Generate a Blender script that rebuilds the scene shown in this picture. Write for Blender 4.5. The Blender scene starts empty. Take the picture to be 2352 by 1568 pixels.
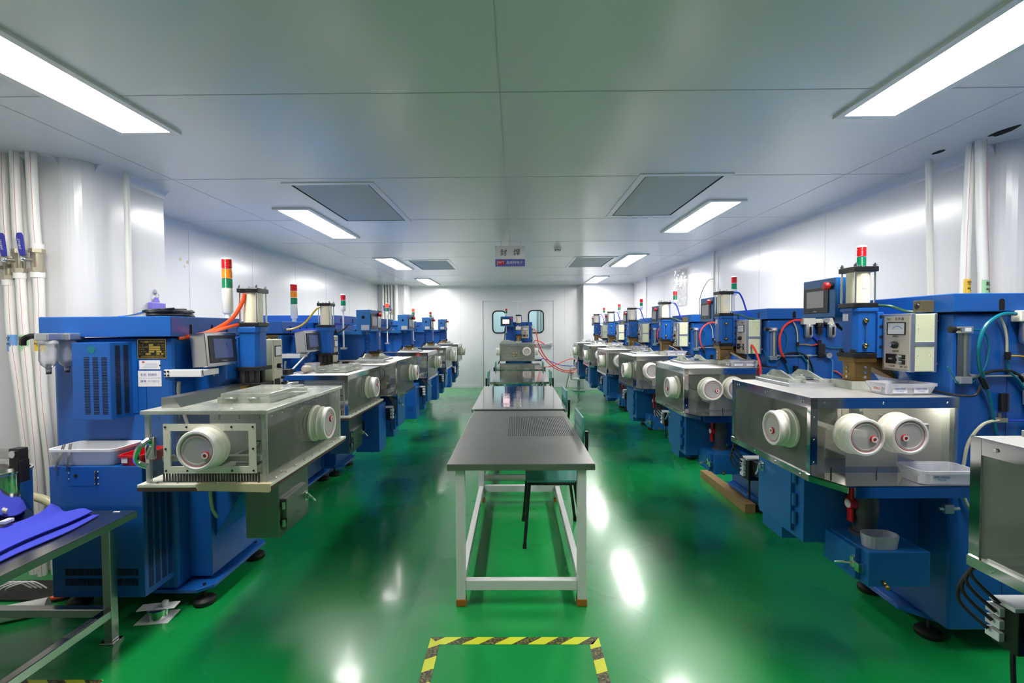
import bpy, bmesh, math, random
from mathutils import Vector, Matrix
R = math.radians
random.seed(7)
scene = bpy.context.scene
COL = scene.collection

# ---------------------------------------------------------------- camera, world, exposure
def make_camera():
    P, Y, T = R(1.6), R(.44), R(.32)
    fwd = Vector((-math.sin(Y)*math.cos(P), math.cos(Y)*math.cos(P), -math.sin(P)))
    right = Vector((math.cos(Y), math.sin(Y), 0)); up = right.cross(fwd)
    r2 = math.cos(T)*right - math.sin(T)*up; u2 = math.cos(T)*up + math.sin(T)*right
    m = Matrix((r2, u2, -fwd)).transposed().to_4x4(); m.translation = (0, 0, 1.5)
    cd = bpy.data.cameras.new('camera'); cd.sensor_width = 36; cd.lens = 1060/2352*36; cd.clip_start = .02
    c = bpy.data.objects.new('camera', cd); COL.objects.link(c); c.matrix_world = m
    scene.camera = c
make_camera()
w = bpy.data.worlds.new('world'); scene.world = w; w.use_nodes = True
w.node_tree.nodes['Background'].inputs[0].default_value = (.8, .9, 1, 1)
w.node_tree.nodes['Background'].inputs[1].default_value = .25
scene.view_settings.view_transform = 'Standard'; scene.view_settings.look = 'None'
scene.view_settings.gamma = 1; scene.view_settings.use_curve_mapping = False
scene.view_settings.exposure = 1.05
scene.cycles.transparent_max_bounces = 40
scene.cycles.max_bounces = 10
scene.cycles.diffuse_bounces = 3
scene.cycles.glossy_bounces = 5
LAMP = 24.0          # radiance of the ceiling panels

# ---------------------------------------------------------------- materials
def S(r, g, b):
    f = lambda c: (c/255/12.92) if c/255 <= .04045 else ((c/255+.055)/1.055)**2.4
    return (f(r), f(g), f(b), 1)
def mat(name, col, rough=.5, metal=0, spec=.5, coat=0, emit=None, es=0, bump=None, rvar=0, cvar=0, scale=30, stretch=None, trans=0, alpha=1):
    m = bpy.data.materials.new(name); m.use_nodes = True
    nt = m.node_tree; b = nt.nodes['Principled BSDF']
    b.inputs['Base Color'].default_value = col
    b.inputs['Roughness'].default_value = rough
    b.inputs['Metallic'].default_value = metal
    b.inputs['Specular IOR Level'].default_value = spec
    b.inputs['Coat Weight'].default_value = coat
    b.inputs['Transmission Weight'].default_value = trans
    b.inputs['Alpha'].default_value = alpha
    if emit: b.inputs['Emission Color'].default_value = emit; b.inputs['Emission Strength'].default_value = es
    if rvar or cvar or bump:
        tc = nt.nodes.new('ShaderNodeTexCoord'); mp = nt.nodes.new('ShaderNodeMapping')
        nt.links.new(tc.outputs['Object'], mp.inputs[0])
        if stretch: mp.inputs['Scale'].default_value = stretch
        n = nt.nodes.new('ShaderNodeTexNoise'); n.inputs['Scale'].default_value = scale; n.inputs['Detail'].default_value = 5
        nt.links.new(mp.outputs[0], n.inputs['Vector'])
        if rvar:
            r = nt.nodes.new('ShaderNodeMapRange'); r.inputs[1].default_value = .3; r.inputs[2].default_value = .7
            r.inputs[3].default_value = max(0, rough-rvar); r.inputs[4].default_value = rough+rvar
            nt.links.new(n.outputs['Fac'], r.inputs[0]); nt.links.new(r.outputs[0], b.inputs['Roughness'])
        if cvar:
            mx = nt.nodes.new('ShaderNodeMix'); mx.data_type = 'RGBA'
            mx.inputs[6].default_value = tuple(c*(1-cvar) for c in col[:3])+(1,); mx.inputs[7].default_value = tuple(min(1, c*(1+cvar)) for c in col[:3])+(1,)
            nt.links.new(n.outputs['Fac'], mx.inputs[0]); nt.links.new(mx.outputs[2], b.inputs['Base Color'])
        if bump:
            bp = nt.nodes.new('ShaderNodeBump'); bp.inputs['Strength'].default_value = bump[0]; bp.inputs['Distance'].default_value = bump[1]
            nt.links.new(n.outputs['Fac'], bp.inputs['Height']); nt.links.new(bp.outputs[0], b.inputs['Normal'])
    return m
def clear(name, tint, haze, hazecol, rough=.04, spec=.5):
    """clear acrylic sheet: transparent, with a thin milky haze and a glossy skin"""
    m = bpy.data.materials.new(name); m.use_nodes = True; nt = m.node_tree
    b = nt.nodes['Principled BSDF']; b.inputs['Base Color'].default_value = hazecol; b.inputs['Roughness'].default_value = .5
    b.inputs['Specular IOR Level'].default_value = 0
    t = nt.nodes.new('ShaderNodeBsdfTransparent'); t.inputs[0].default_value = tint
    g = nt.nodes.new('ShaderNodeBsdfGlossy'); g.inputs['Roughness'].default_value = rough; g.inputs['Color'].default_value = (1, 1, 1, 1)
    tc = nt.nodes.new('ShaderNodeTexCoord'); n = nt.nodes.new('ShaderNodeTexNoise'); n.inputs['Scale'].default_value = 6; n.inputs['Detail'].default_value = 4
    nt.links.new(tc.outputs['Object'], n.inputs['Vector'])
    mr = nt.nodes.new('ShaderNodeMapRange'); mr.inputs[1].default_value = .3; mr.inputs[2].default_value = .75
    mr.inputs[3].default_value = haze*.6; mr.inputs[4].default_value = min(1, haze*1.5); nt.links.new(n.outputs['Fac'], mr.inputs[0])
    m1 = nt.nodes.new('ShaderNodeMixShader'); nt.links.new(mr.outputs[0], m1.inputs[0])
    nt.links.new(t.outputs[0], m1.inputs[1]); nt.links.new(b.outputs[0], m1.inputs[2])
    fr = nt.nodes.new('ShaderNodeFresnel'); fr.inputs[0].default_value = 1.25
    m2 = nt.nodes.new('ShaderNodeMixShader'); nt.links.new(fr.outputs[0], m2.inputs[0])
    nt.links.new(m1.outputs[0], m2.inputs[1]); nt.links.new(g.outputs[0], m2.inputs[2])
    nt.links.new(m2.outputs[0], nt.nodes['Material Output'].inputs[0])
    return m

def floor_material():
    m = mat('green_epoxy', S(16, 140, 68), rough=.3, spec=.5, coat=.6); m.node_tree.nodes['Principled BSDF'].inputs['Coat Roughness'].default_value = .12
    nt = m.node_tree; b = nt.nodes['Principled BSDF']
    tc = nt.nodes.new('ShaderNodeTexCoord')
    n = nt.nodes.new('ShaderNodeTexNoise'); n.inputs['Scale'].default_value = 1.6; n.inputs['Detail'].default_value = 2
    nt.links.new(tc.outputs['Object'], n.inputs['Vector'])
    cr = nt.nodes.new('ShaderNodeValToRGB'); cr.color_ramp.elements[0].position = .3; cr.color_ramp.elements[1].position = .7
    cr.color_ramp.elements[0].color = S(14, 142, 64); cr.color_ramp.elements[1].color = S(19, 150, 72)
    nt.links.new(n.outputs['Fac'], cr.inputs[0])
    nt.links.new(cr.outputs[0], b.inputs['Base Color'])
    mr = nt.nodes.new('ShaderNodeMapRange'); mr.inputs[1].default_value = .3; mr.inputs[2].default_value = .7; mr.inputs[3].default_value = .24; mr.inputs[4].default_value = .32
    nt.links.new(n.outputs['Fac'], mr.inputs[0]); nt.links.new(mr.outputs[0], b.inputs['Roughness'])
    n3 = nt.nodes.new('ShaderNodeTexNoise'); n3.inputs['Scale'].default_value = 7; n3.inputs['Detail'].default_value = 2
    nt.links.new(tc.outputs['Object'], n3.inputs['Vector'])
    bp = nt.nodes.new('ShaderNodeBump'); bp.inputs['Strength'].default_value = .02; bp.inputs['Distance'].default_value = .02
    nt.links.new(n3.outputs['Fac'], bp.inputs['Height']); nt.links.new(bp.outputs[0], b.inputs['Normal'])
    return m
def tape_material():
    m = mat('hazard_tape', S(215, 220, 40), rough=.45); nt = m.node_tree; b = nt.nodes['Principled BSDF']
    tc = nt.nodes.new('ShaderNodeTexCoord'); sp = nt.nodes.new('ShaderNodeSeparateXYZ'); nt.links.new(tc.outputs['UV'], sp.inputs[0])
    a = nt.nodes.new('ShaderNodeMath'); a.operation = 'ADD'; nt.links.new(sp.outputs[0], a.inputs[0]); nt.links.new(sp.outputs[1], a.inputs[1])
    f = nt.nodes.new('ShaderNodeMath'); f.operation = 'FRACT'; nt.links.new(a.outputs[0], f.inputs[0])
    g = nt.nodes.new('ShaderNodeMath'); g.operation = 'GREATER_THAN'; g.inputs[1].default_value = .52; nt.links.new(f.outputs[0], g.inputs[0])
    n = nt.nodes.new('ShaderNodeTexNoise'); n.inputs['Scale'].default_value = 90; n.inputs['Detail'].default_value = 4; nt.links.new(tc.outputs['Object'], n.inputs['Vector'])
    cr = nt.nodes.new('ShaderNodeValToRGB'); cr.color_ramp.elements[0].position = .45; cr.color_ramp.elements[1].position = .75
    cr.color_ramp.elements[0].color = S(45, 42, 25); cr.color_ramp.elements[1].color = S(150, 148, 70); nt.links.new(n.outputs['Fac'], cr.inputs[0])
    mx = nt.nodes.new('ShaderNodeMix'); mx.data_type = 'RGBA'; mx.inputs[6].default_value = S(214, 220, 48)
    nt.links.new(g.outputs[0], mx.inputs[0]); nt.links.new(cr.outputs[0], mx.inputs[7]); nt.links.new(mx.outputs[2], b.inputs['Base Color'])
    return m

M = dict(
    floor=floor_material(), tape=tape_material(),
    ceiling=mat('ceiling_panel', S(218, 220, 219), rough=.25, spec=.6, bump=(.03, .01), scale=1.2),
    wall=mat('wall_panel', S(226, 226, 228), rough=.22, spec=.5, bump=(.02, .01), scale=1.0),
    cove=mat('cove_trim', S(225, 224, 228), rough=.25),
    seam=mat('seam', S(182, 185, 186), rough=.6),
    white=mat('white_paint', S(228, 228, 228), rough=.35),
    pipe=mat('white_pipe', S(240, 238, 232), rough=.35),
    redline=mat('red_line', S(220, 140, 155), rough=.5),
    lamp=mat('lamp_diffuser', (1, 1, 1, 1), emit=(1, .975, .935, 1), es=LAMP),
    lampframe=mat('lamp_frame', S(225, 222, 220), rough=.35),
    filter=mat('filter_mesh', S(170, 178, 180), rough=.6, bump=(.3, .002), scale=400),
    black=mat('black_plastic', S(24, 24, 26), rough=.35, rvar=.1),
    rubber=mat('black_rubber', S(18, 18, 19), rough=.55),
    darkmetal=mat('dark_metal', S(52, 50, 50), rough=.45, metal=.6, rvar=.1),
    darkgrey=mat('dark_grey_plastic', S(70, 72, 76), rough=.5),
    blue=mat('blue_paint', S(24, 90, 172), rough=.3, spec=.5, cvar=.05, scale=3),
    blue2=mat('blue_cabinet_paint', S(26, 98, 165), rough=.34, cvar=.04, scale=3),
    bluehandle=mat('blue_vinyl', S(48, 50, 160), rough=.35),
    brushed=mat('brushed_top_steel', S(206, 204, 200), rough=.42, metal=.9, rvar=.04, cvar=.04, scale=6),
    dullsteel=mat('dull_steel', S(142, 144, 140), rough=.3, metal=1, rvar=.04, cvar=.04, scale=5),
    steel=mat('brushed_steel', S(190, 188, 184), rough=.24, metal=1, rvar=.03, cvar=.03, scale=5),
    mirror=mat('polished_steel', S(212, 212, 212), rough=.09, metal=1, bump=(.08, .003), scale=5),
    wavy=mat('wavy_polished_steel', S(205, 202, 200), rough=.07, metal=1, bump=(.12, .01), scale=1.6, stretch=(1.5, 6, 1)),
    tabletop=mat('matt_steel_top', S(150, 147, 144), rough=.36, metal=.9, rvar=.04, cvar=.05, scale=4),
    alu=mat('aluminium', S(196, 198, 202), rough=.35, metal=.85),
    chrome=mat('chrome', S(225, 225, 225), rough=.12, metal=1),
    brass=mat('brass', S(150, 122, 72), rough=.38, metal=.9, rvar=.1, cvar=.2, scale=25),
    brassball=mat('polished_brass', S(170, 140, 84), rough=.2, metal=1),
    cream=mat('cream_enamel', S(248, 238, 214), rough=.4, cvar=.06, scale=8),
    creamp=mat('cream_plastic', S(234, 230, 216), rough=.4, cvar=.06, scale=12),
    beige=mat('beige_panel', S(200, 190, 174), rough=.45),
    ltgreen=mat('pale_green_enamel', S(222, 226, 190), rough=.4, cvar=.05, scale=10),
    red=mat('red_plastic', S(205, 24, 32), rough=.35),
    redlens=mat('red_lens', S(205, 20, 24), rough=.2, coat=.4),
    redlit=mat('lit_red_lens', S(230, 40, 30), rough=.2, emit=S(255, 50, 25), es=1.5),
    greenlens=mat('green_lens', S(10, 130, 84), rough=.2, coat=.4),
    amberlens=mat('amber_lens', S(240, 140, 20), rough=.2, coat=.4),
    orangehose=mat('orange_hose', S(255, 90, 40), rough=.3),
    redhose=mat('red_hose', S(245, 60, 50), rough=.3),
    tealhose=mat('teal_hose', S(8, 110, 130), rough=.3),
    greenhose=mat('green_hose', S(30, 80, 50), rough=.35),
    bluehose=mat('blue_hose', S(40, 70, 210), rough=.3),
    skyhose=mat('sky_blue_hose', S(50, 150, 220), rough=.3),
    clearhose=mat('clear_hose', S(190, 190, 165), rough=.3),
    yellowhose=mat('yellow_hose', S(190, 160, 60), rough=.3),
    wire=mat('grey_cable', S(150, 150, 148), rough=.5),
    acry=clear('clear_acrylic', (.96, .97, .96, 1), .08, S(205, 212, 200), rough=.05),
    acryold=clear('hazed_acrylic', (.96, .965, .95, 1), .075, S(205, 208, 198), rough=.08),
    acryfront=clear('scuffed_acrylic', (.93, .95, .92, 1), .21, S(196, 200, 188), rough=.08),
    acryedge=clear('acrylic_edge', (.9, .95, .9, 1), .55, S(210, 213, 202), rough=.15),
    frost=clear('frosted_plastic', (.95, .95, .97, 1), .42, S(225, 225, 232), rough=.2),
    glass=clear('door_glass', (.86, .95, .97, 1), .02, S(200, 220, 225), rough=.02),
    lid=mat('port_lid_plastic', S(236, 230, 232), rough=.3, alpha=.5), lidrim=mat('port_rim_plastic', S(242, 236, 234), rough=.4),
    film=clear('plastic_film', (.98, .98, .98, 1), .3, S(240, 240, 245), rough=.12),
    screen=mat('screen_grey', S(118, 116, 120), rough=.2, emit=S(118, 116, 120), es=.25),
    screenblue=mat('screen_blue', S(62, 72, 110), rough=.15, emit=S(62, 72, 110), es=.25),
    screenlit=mat('screen_lit', S(250, 225, 225), rough=.2, emit=S(255, 225, 228), es=1.0),
    bezel=mat('screen_bezel', S(44, 45, 50), rough=.4),
    paper=mat('paper', S(236, 234, 236), rough=.7),
    ink=mat('ink', S(40, 38, 42), rough=.7),
    purpleink=mat('purple_ink', S(170, 160, 205), rough=.7),
    redink=mat('red_ink', S(205, 90, 90), rough=.7),
    blueink=mat('blue_ink', S(90, 130, 215), rough=.7),
    gold=mat('gold_print', S(196, 170, 80), rough=.4, metal=.5),
    plateblack=mat('plate_black', S(28, 26, 24), rough=.3),
    signblue=mat('sign_blue', S(98, 98, 178), rough=.5),
    signwhite=mat('sign_white', S(240, 234, 232), rough=.5),
    signred=mat('sign_red', S(205, 40, 44), rough=.5),
    teal=mat('teal_laminate', S(70, 150, 140), rough=.2, coat=.3),
    wood=mat('raw_timber', S(150, 122, 80), rough=.7, cvar=.25, scale=6, stretch=(8, 1, 8)),
    orangecap=mat('orange_cap', S(176, 108, 36), rough=.5),
    towel=mat('blue_towel', S(66, 76, 205), rough=.95, bump=(.6, .004), scale=300, cvar=.1),
    tapebeige=mat('masking_tape', S(222, 206, 170), rough=.7),
    purple=mat('purple_plastic', S(130, 120, 220), rough=.4),
    stickblue=mat('blue_sticker', S(110, 165, 225), rough=.5),
    stickgreen=mat('green_sticker', S(165, 215, 170), rough=.5),
    stickyellow=mat('yellow_sticker', S(240, 200, 60), rough=.5),
    valve=mat('nickel_brass', S(190, 182, 160), rough=.3, metal=.8),
    hole=mat('hole_black', S(6, 6, 7), rough=.9),
    corridor=mat('corridor_wall', S(214, 232, 240), rough=.6),
    tray=mat('white_tray_plastic', S(226, 226, 230), rough=.35),
    brown=mat('brown_board', S(84, 60, 50), rough=.5),
    olive=mat('olive_box', S(92, 84, 62), rough=.5),
    interior=mat('interior_steel', S(205, 203, 196), rough=.38, metal=.35, rvar=.06),
    chamberlamp=mat('chamber_lamp', (1, 1, 1, 1), emit=(1, .95, .85, 1), es=20),
    redled=mat('red_led', S(255, 60, 40), emit=S(255, 50, 40), es=4),
    spring=mat('ribbed_hose', S(196, 190, 150), rough=.35, bump=(.2, .002), scale=60),
)

# ---------------------------------------------------------------- mesh builder
class B:
    def __init__(s): s.bm = bmesh.new()
    def _ret(s, vs, mtx=None):
        if mtx is not None: bmesh.ops.transform(s.bm, matrix=mtx, verts=vs)
        return s
    def box(s, x0, x1, y0, y1, z0, z1, b=0, mtx=None):
        vs = [s.bm.verts.new(p) for p in ((x0, y0, z0), (x1, y0, z0), (x1, y1, z0), (x0, y1, z0), (x0, y0, z1), (x1, y0, z1), (x1, y1, z1), (x0, y1, z1))]
        fs = [s.bm.faces.new([vs[i] for i in q]) for q in ((3, 2, 1, 0), (4, 5, 6, 7), (0, 1, 5, 4), (1, 2, 6, 5), (2, 3, 7, 6), (3, 0, 4, 7))]
        if b:
            es = list({e for f in fs for e in f.edges})
            r = bmesh.ops.bevel(s.bm, geom=es, offset=b, segments=2, affect='EDGES', profile=.5)
            vs = list({v for f in r['faces'] for v in f.verts} | {v for v in vs if v.is_valid})
        return s._ret(vs, mtx)
    def prism(s, pts, axis, a0, a1, b=0, mtx=None):
        """polygon extruded along axis; pts are (y,z) for x, (x,z) for y, (x,y) for z"""
        def P(p, a):
            return {'x': (a, p[0], p[1]), 'y': (p[0], a, p[1]), 'z': (p[0], p[1], a)}[axis]
        lo = [s.bm.verts.new(P(p, a0)) for p in pts]; hi = [s.bm.verts.new(P(p, a1)) for p in pts]
        fs = [s.bm.faces.new(lo), s.bm.faces.new(hi[::-1])]
        n = len(pts)
        for i in range(n): fs.append(s.bm.faces.new((lo[i], hi[i], hi[(i+1) % n], lo[(i+1) % n])))
        bmesh.ops.recalc_face_normals(s.bm, faces=fs)
        vs = lo+hi
        if b:
            es = list({e for f in fs for e in f.edges})
            r = bmesh.ops.bevel(s.bm, geom=es, offset=b, segments=2, affect='EDGES', profile=.5)
            vs = list({v for f in r['faces'] for v in f.verts} | {v for v in vs if v.is_valid})
        return s._ret(vs, mtx)
    def lathe(s, prof, c, d=(0, 0, 1), n=24, cap=True):
        """prof: (r, h) list along direction d from c"""
        d = Vector(d).normalized(); a = d.orthogonal().normalized(); bb = d.cross(a); c = Vector(c)
        rings = []
        for r, h in prof:
            if r < 1e-6: rings.append([s.bm.verts.new(c+d*h)])
            else: rings.append([s.bm.verts.new(c+d*h+a*r*math.cos(2*math.pi*i/n)+bb*r*math.sin(2*math.pi*i/n)) for i in range(n)])
        for k in range(len(rings)-1):
            p, q = rings[k], rings[k+1]
            for i in range(n):
                j = (i+1) % n
                if len(p) == 1 and len(q) == 1: continue
                if len(p) == 1: f = s.bm.faces.new((p[0], q[i], q[j]))
                elif len(q) == 1: f = s.bm.faces.new((p[i], q[0], p[j]))
                else: f = s.bm.faces.new((p[i], q[i], q[j], p[j]))
                f.smooth = True
        for ring in (rings[0], rings[-1]):
            if cap and len(ring) > 1 and prof[0] != prof[-1]: s.bm.faces.new(ring)
        return s
    def cyl(s, p, q, r, n=16):
        p, q = Vector(p), Vector(q); return s.lathe([(r, 0), (r, (q-p).length)], p, q-p, n)
    def tube(s, pts, r, n=8, sub=6):
        P = [Vector(p) for p in pts]
        if len(P) > 2:
            out = []
            for i in range(len(P)-1):
                p0, p1, p2, p3 = P[max(i-1, 0)], P[i], P[i+1], P[min(i+2, len(P)-1)]
                for k in range(sub):
                    t = k/sub
                    out.append(.5*((2*p1)+(p2-p0)*t+(2*p0-5*p1+4*p2-p3)*t*t+(3*p1-p0-3*p2+p3)*t**3))
            P = out+[P[-1]]
        nrm = None; rings = []
        for i, p in enumerate(P):
            t = (P[min(i+1, len(P)-1)]-P[max(i-1, 0)]).normalized()
            nrm = t.orthogonal().normalized() if nrm is None else (nrm-t*nrm.dot(t)).normalized()
            bn = t.cross(nrm)
            rings.append([s.bm.verts.new(p+nrm*r*math.cos(2*math.pi*k/n)+bn*r*math.sin(2*math.pi*k/n)) for k in range(n)])
        for a, b in zip(rings, rings[1:]):
            for k in range(n):
                f = s.bm.faces.new((a[k], a[(k+1) % n], b[(k+1) % n], b[k])); f.smooth = True
        s.bm.faces.new(rings[0][::-1]); s.bm.faces.new(rings[-1]); return s
    def sph(s, c, r, n=14): 
        prof = [(max(0, r*math.sin(math.pi*i/8)) if 0 < i < 8 else 0, -r*math.cos(math.pi*i/8)) for i in range(9)]
        return s.lathe(prof, c, (0, 0, 1), n)
    def text(s, txt, size, o, xd, yd, align='CENTER'):
        me = text_mesh(txt, align); xd, yd, o = Vector(xd), Vector(yd), Vector(o); zd = xd.cross(yd)
        base = [s.bm.verts.new(o+xd*v.co.x*size+yd*v.co.y*size+zd*(v.co.z*size+.0008)) for v in me.vertices]
        for p in me.polygons:
            try: s.bm.faces.new([base[i] for i in p.vertices])
            except ValueError: pass
        return s
TXT = {}
def text_mesh(txt, align):
    k = (txt, align)
    if k not in TXT:
        cu = bpy.data.curves.new('lettering', 'FONT'); cu.body = txt; cu.size = 1; cu.align_x = align; cu.align_y = 'CENTER'; cu.resolution_u = 2; cu.extrude = .01
        o = bpy.data.objects.new('lettering', cu); COL.objects.link(o)
        dg = bpy.context.evaluated_depsgraph_get()
        TXT[k] = bpy.data.meshes.new_from_object(o.evaluated_get(dg)); bpy.data.objects.remove(o)
    return TXT[k]
def obj(name, b, m, parent=None, label=None):
    bmesh.ops.recalc_face_normals(b.bm, faces=b.bm.faces[:])
    me = bpy.data.meshes.new(name); b.bm.to_mesh(me); b.bm.free()
    if any(p.use_smooth for p in me.polygons):
        fl = [p.use_smooth for p in me.polygons]; me.set_sharp_from_angle(angle=R(42)); me.polygons.foreach_set('use_smooth', fl)
    me.materials.append(M[m] if isinstance(m, str) else m)
    o = bpy.data.objects.new(name, me); COL.objects.link(o)
    if parent: o.parent = parent
    if label: o['label'] = label
    return o
def tag(o, label, cat, group=None):
    o['label'] = label; o['category'] = cat
    if group: o['group'] = group
    return o
def thing(name, label, cat, loc=(0, 0, 0), rz=0, group=None):
    o = bpy.data.objects.new(name, None); o.empty_display_size = .1; COL.objects.link(o)
    o.location = loc; o.rotation_euler = (0, 0, rz); return tag(o, label, cat, group)
def struct(name, b, m, parent=None):
    o = obj(name, b, m, parent)
    if not parent: o['kind'] = 'structure'
    return o
def dup(root, loc, rz, label, group=None, skip=(), name=None):
    r = root.copy(); COL.objects.link(r); r.location = loc; r.rotation_euler = (0, 0, rz); r['label'] = label
    if group: r['group'] = group
    if name: r.name = name
    for ch in list(root.children):
        if ch.get('part_key') in skip: continue
        c = ch.copy(); COL.objects.link(c); c.parent = r
        for g in list(ch.children):
            if g.get('part_key') in skip: continue
            d = g.copy(); COL.objects.link(d); d.parent = c
    return r
def rrect(x0, x1, y0, y1, r, n=5):
    out = []
    for cx, cy, a in ((x1-r, y1-r, 0), (x0+r, y1-r, 90), (x0+r, y0+r, 180), (x1-r, y0+r, 270)):
        for i in range(n+1):
            t = R(a+90*i/n); out.append((cx+r*math.cos(t), cy+r*math.sin(t)))
    return out

# ---------------------------------------------------------------- the room
CZ = 2.58
XL, XR, YB, YN = -3.36, 2.86, 11.75, -2.6
def rect_ring(b, x0, x1, y0, y1, t, z0, z1):
    b.box(x0, x1, y0, y0+t, z0, z1).box(x0, x1, y1-t, y1, z0, z1).box(x0, x0+t, y0+t, y1-t, z0, z1).box(x1-t, x1, y0+t, y1-t, z0, z1); return b
struct('floor', B().box(-3.9, 3.9, YN-.1, 14.2, -.12, 0), 'floor')
struct('ceiling', B().box(-3.9, 3.9, YN-.1, 14.2, CZ, CZ+.1), 'ceiling')
struct('wall_left', B().box(XL-.1, XL, YN, YB+.1, 0, CZ), 'wall')
struct('wall_near', B().box(-3.46, 3.6, YN-.1, YN, 0, CZ), 'wall')
# right wall: long face, rounded end corner, then the wall that turns away
rw = [(XR, YB+.1), (XR, 2.82)] + [(XR+.14-.14*math.cos(R(a)), 2.82-.14*math.sin(R(a))) for a in range(10, 91, 10)] + [(3.5, 2.68), (3.5, YB+.1)]
struct('wall_right', B().prism(rw, 'z', 0, CZ), 'wall')
struct('wall_entrance', B().box(3.5, 3.6, YN, 2.7, 0, CZ), 'wall')
# back wall with the door opening
DX0, DX1, DH = -.83, .965, 2.2
struct('wall_back', B().box(-3.46, DX0, YB, YB+.1, 0, CZ).box(DX1, 3.6, YB, YB+.1, 0, CZ).box(DX0, DX1, YB, YB+.1, DH, CZ), 'wall')
# boxed-in columns
def column(name, x0, x1, y0, y1, corner):
    r = .12; pts = []
    if corner == 'left':
        pts = [(x0, y1), (x0, y0)] + [(x1-r+r*math.sin(R(a)), y0+r-r*math.cos(R(a))) for a in range(0, 91, 9)] + [(x1, y1-.02), (x1-.02, y1)]
    else:
        pts = [(x0, y0), (x1, y0), (x1, y1), (x0, y1)]
    struct(name, B().prism(pts, 'z', 0, CZ), 'wall')
column('wall_column_left', XL+.002, -2.72, 2.88, 3.6, 'left')
column('wall_column_back_left', XL+.002, -2.66, 11.3, YB-.002, 'left')
column('wall_column_back_right', 1.65, XR-.002, 11.2, YB-.002, 'right')
# cove trims
def cove(name, p, q, side, r=.06):
    """quarter-round fillet between ceiling and wall, from p to q; side = unit vector into the room"""
    p, q, s = Vector((*p, CZ)), Vector((*q, CZ)), Vector((*side, 0)); b = B(); rows = []
    for pt in (p, q):
        rows.append([b.bm.verts.new(pt+s*(r-r*math.sin(R(a)))+Vector((0, 0, -(r-r*math.cos(R(a)))))) for a in range(0, 91, 15)])
    for i in range(6):
        f = b.bm.faces.new((rows[0][i], rows[0][i+1], rows[1][i+1], rows[1][i])); f.smooth = True
    for rr, pt in zip(rows, (p, q)):
        b.bm.faces.new(rr+[b.bm.verts.new(pt)])
    bmesh.ops.recalc_face_normals(b.bm, faces=b.bm.faces)
    struct(name, b, 'cove')
cove('trim_1', (XR, 2.8), (XR, 11.2), (-1, 0))
cove('trim_2', (XL, 3.6), (XL, 11.3), (1, 0))
cove('trim_3', (-2.66, YB), (1.65, YB), (0, -1))
cove('trim_4', (-2.72, 3.0), (-2.72, 3.6), (1, 0))
cove('trim_5', (XL, 2.88), (-2.84, 2.88), (0, -1))
cove('trim_6', (1.65, 11.2), (XR, 11.2), (0, -1))
cove('trim_7', (XL, 11.3), (-2.78, 11.3), (0, -1))
cv = B(); rows = []          # concave strip at the foot of the back corner
for z in (0, CZ):
    rows.append([cv.bm.verts.new((1.65-.09+.09*math.sin(R(a)), YB-.09+.09*math.cos(R(a)), z)) for a in range(0, 91, 15)])
for i in range(6):
    f = cv.bm.faces.new((rows[0][i], rows[0][i+1], rows[1][i+1], rows[1][i])); f.smooth = True
for rr, z in zip(rows, (0, CZ)): cv.bm.faces.new(rr+[cv.bm.verts.new((1.65, YB, z))])
bmesh.ops.recalc_face_normals(cv.bm, faces=cv.bm.faces)
struct('trim_8', cv, 'cove')
struct('baseboard_back', B().box(-2.66, DX0-.06, YB-.012, YB-.001, .001, .06).box(DX1+.06, 1.56, YB-.012, YB-.001, .001, .06), 'white')
# panel seams
sm = B(); t = .003
for y in (-1.4, -.22, .96, 2.14, 3.32, 4.58, 5.78, 6.98, 8.2, 9.4, 10.6):
    sm.box(XL+.05, XR-.05, y-t, y+t, CZ-.0012, CZ-.0002)
for x in (-.066, 2.35, -2.45): sm.box(x-.002, x+.002, YN, YB-.05, CZ-.0012, CZ-.0002)
struct('trim_9', sm, 'seam')
sw = B()
for y in (4.3, 5.45, 6.6, 7.75, 8.9, 10.05): sw.box(XR-.0012, XR-.0002, y-.002, y+.002, .05, CZ-.06)
for y in (4.2, 4.75, 5.9, 7.05, 8.2, 9.35, 10.5): sw.box(XL+.0002, XL+.0012, y-.002, y+.002, .05, CZ-.06)
for x in (-2.1, -1.4, 1.25): sw.box(x-.002, x+.002, YB-.0012, YB-.0002, .06, CZ-.06)
struct('trim_10', sw, 'seam')

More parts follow.
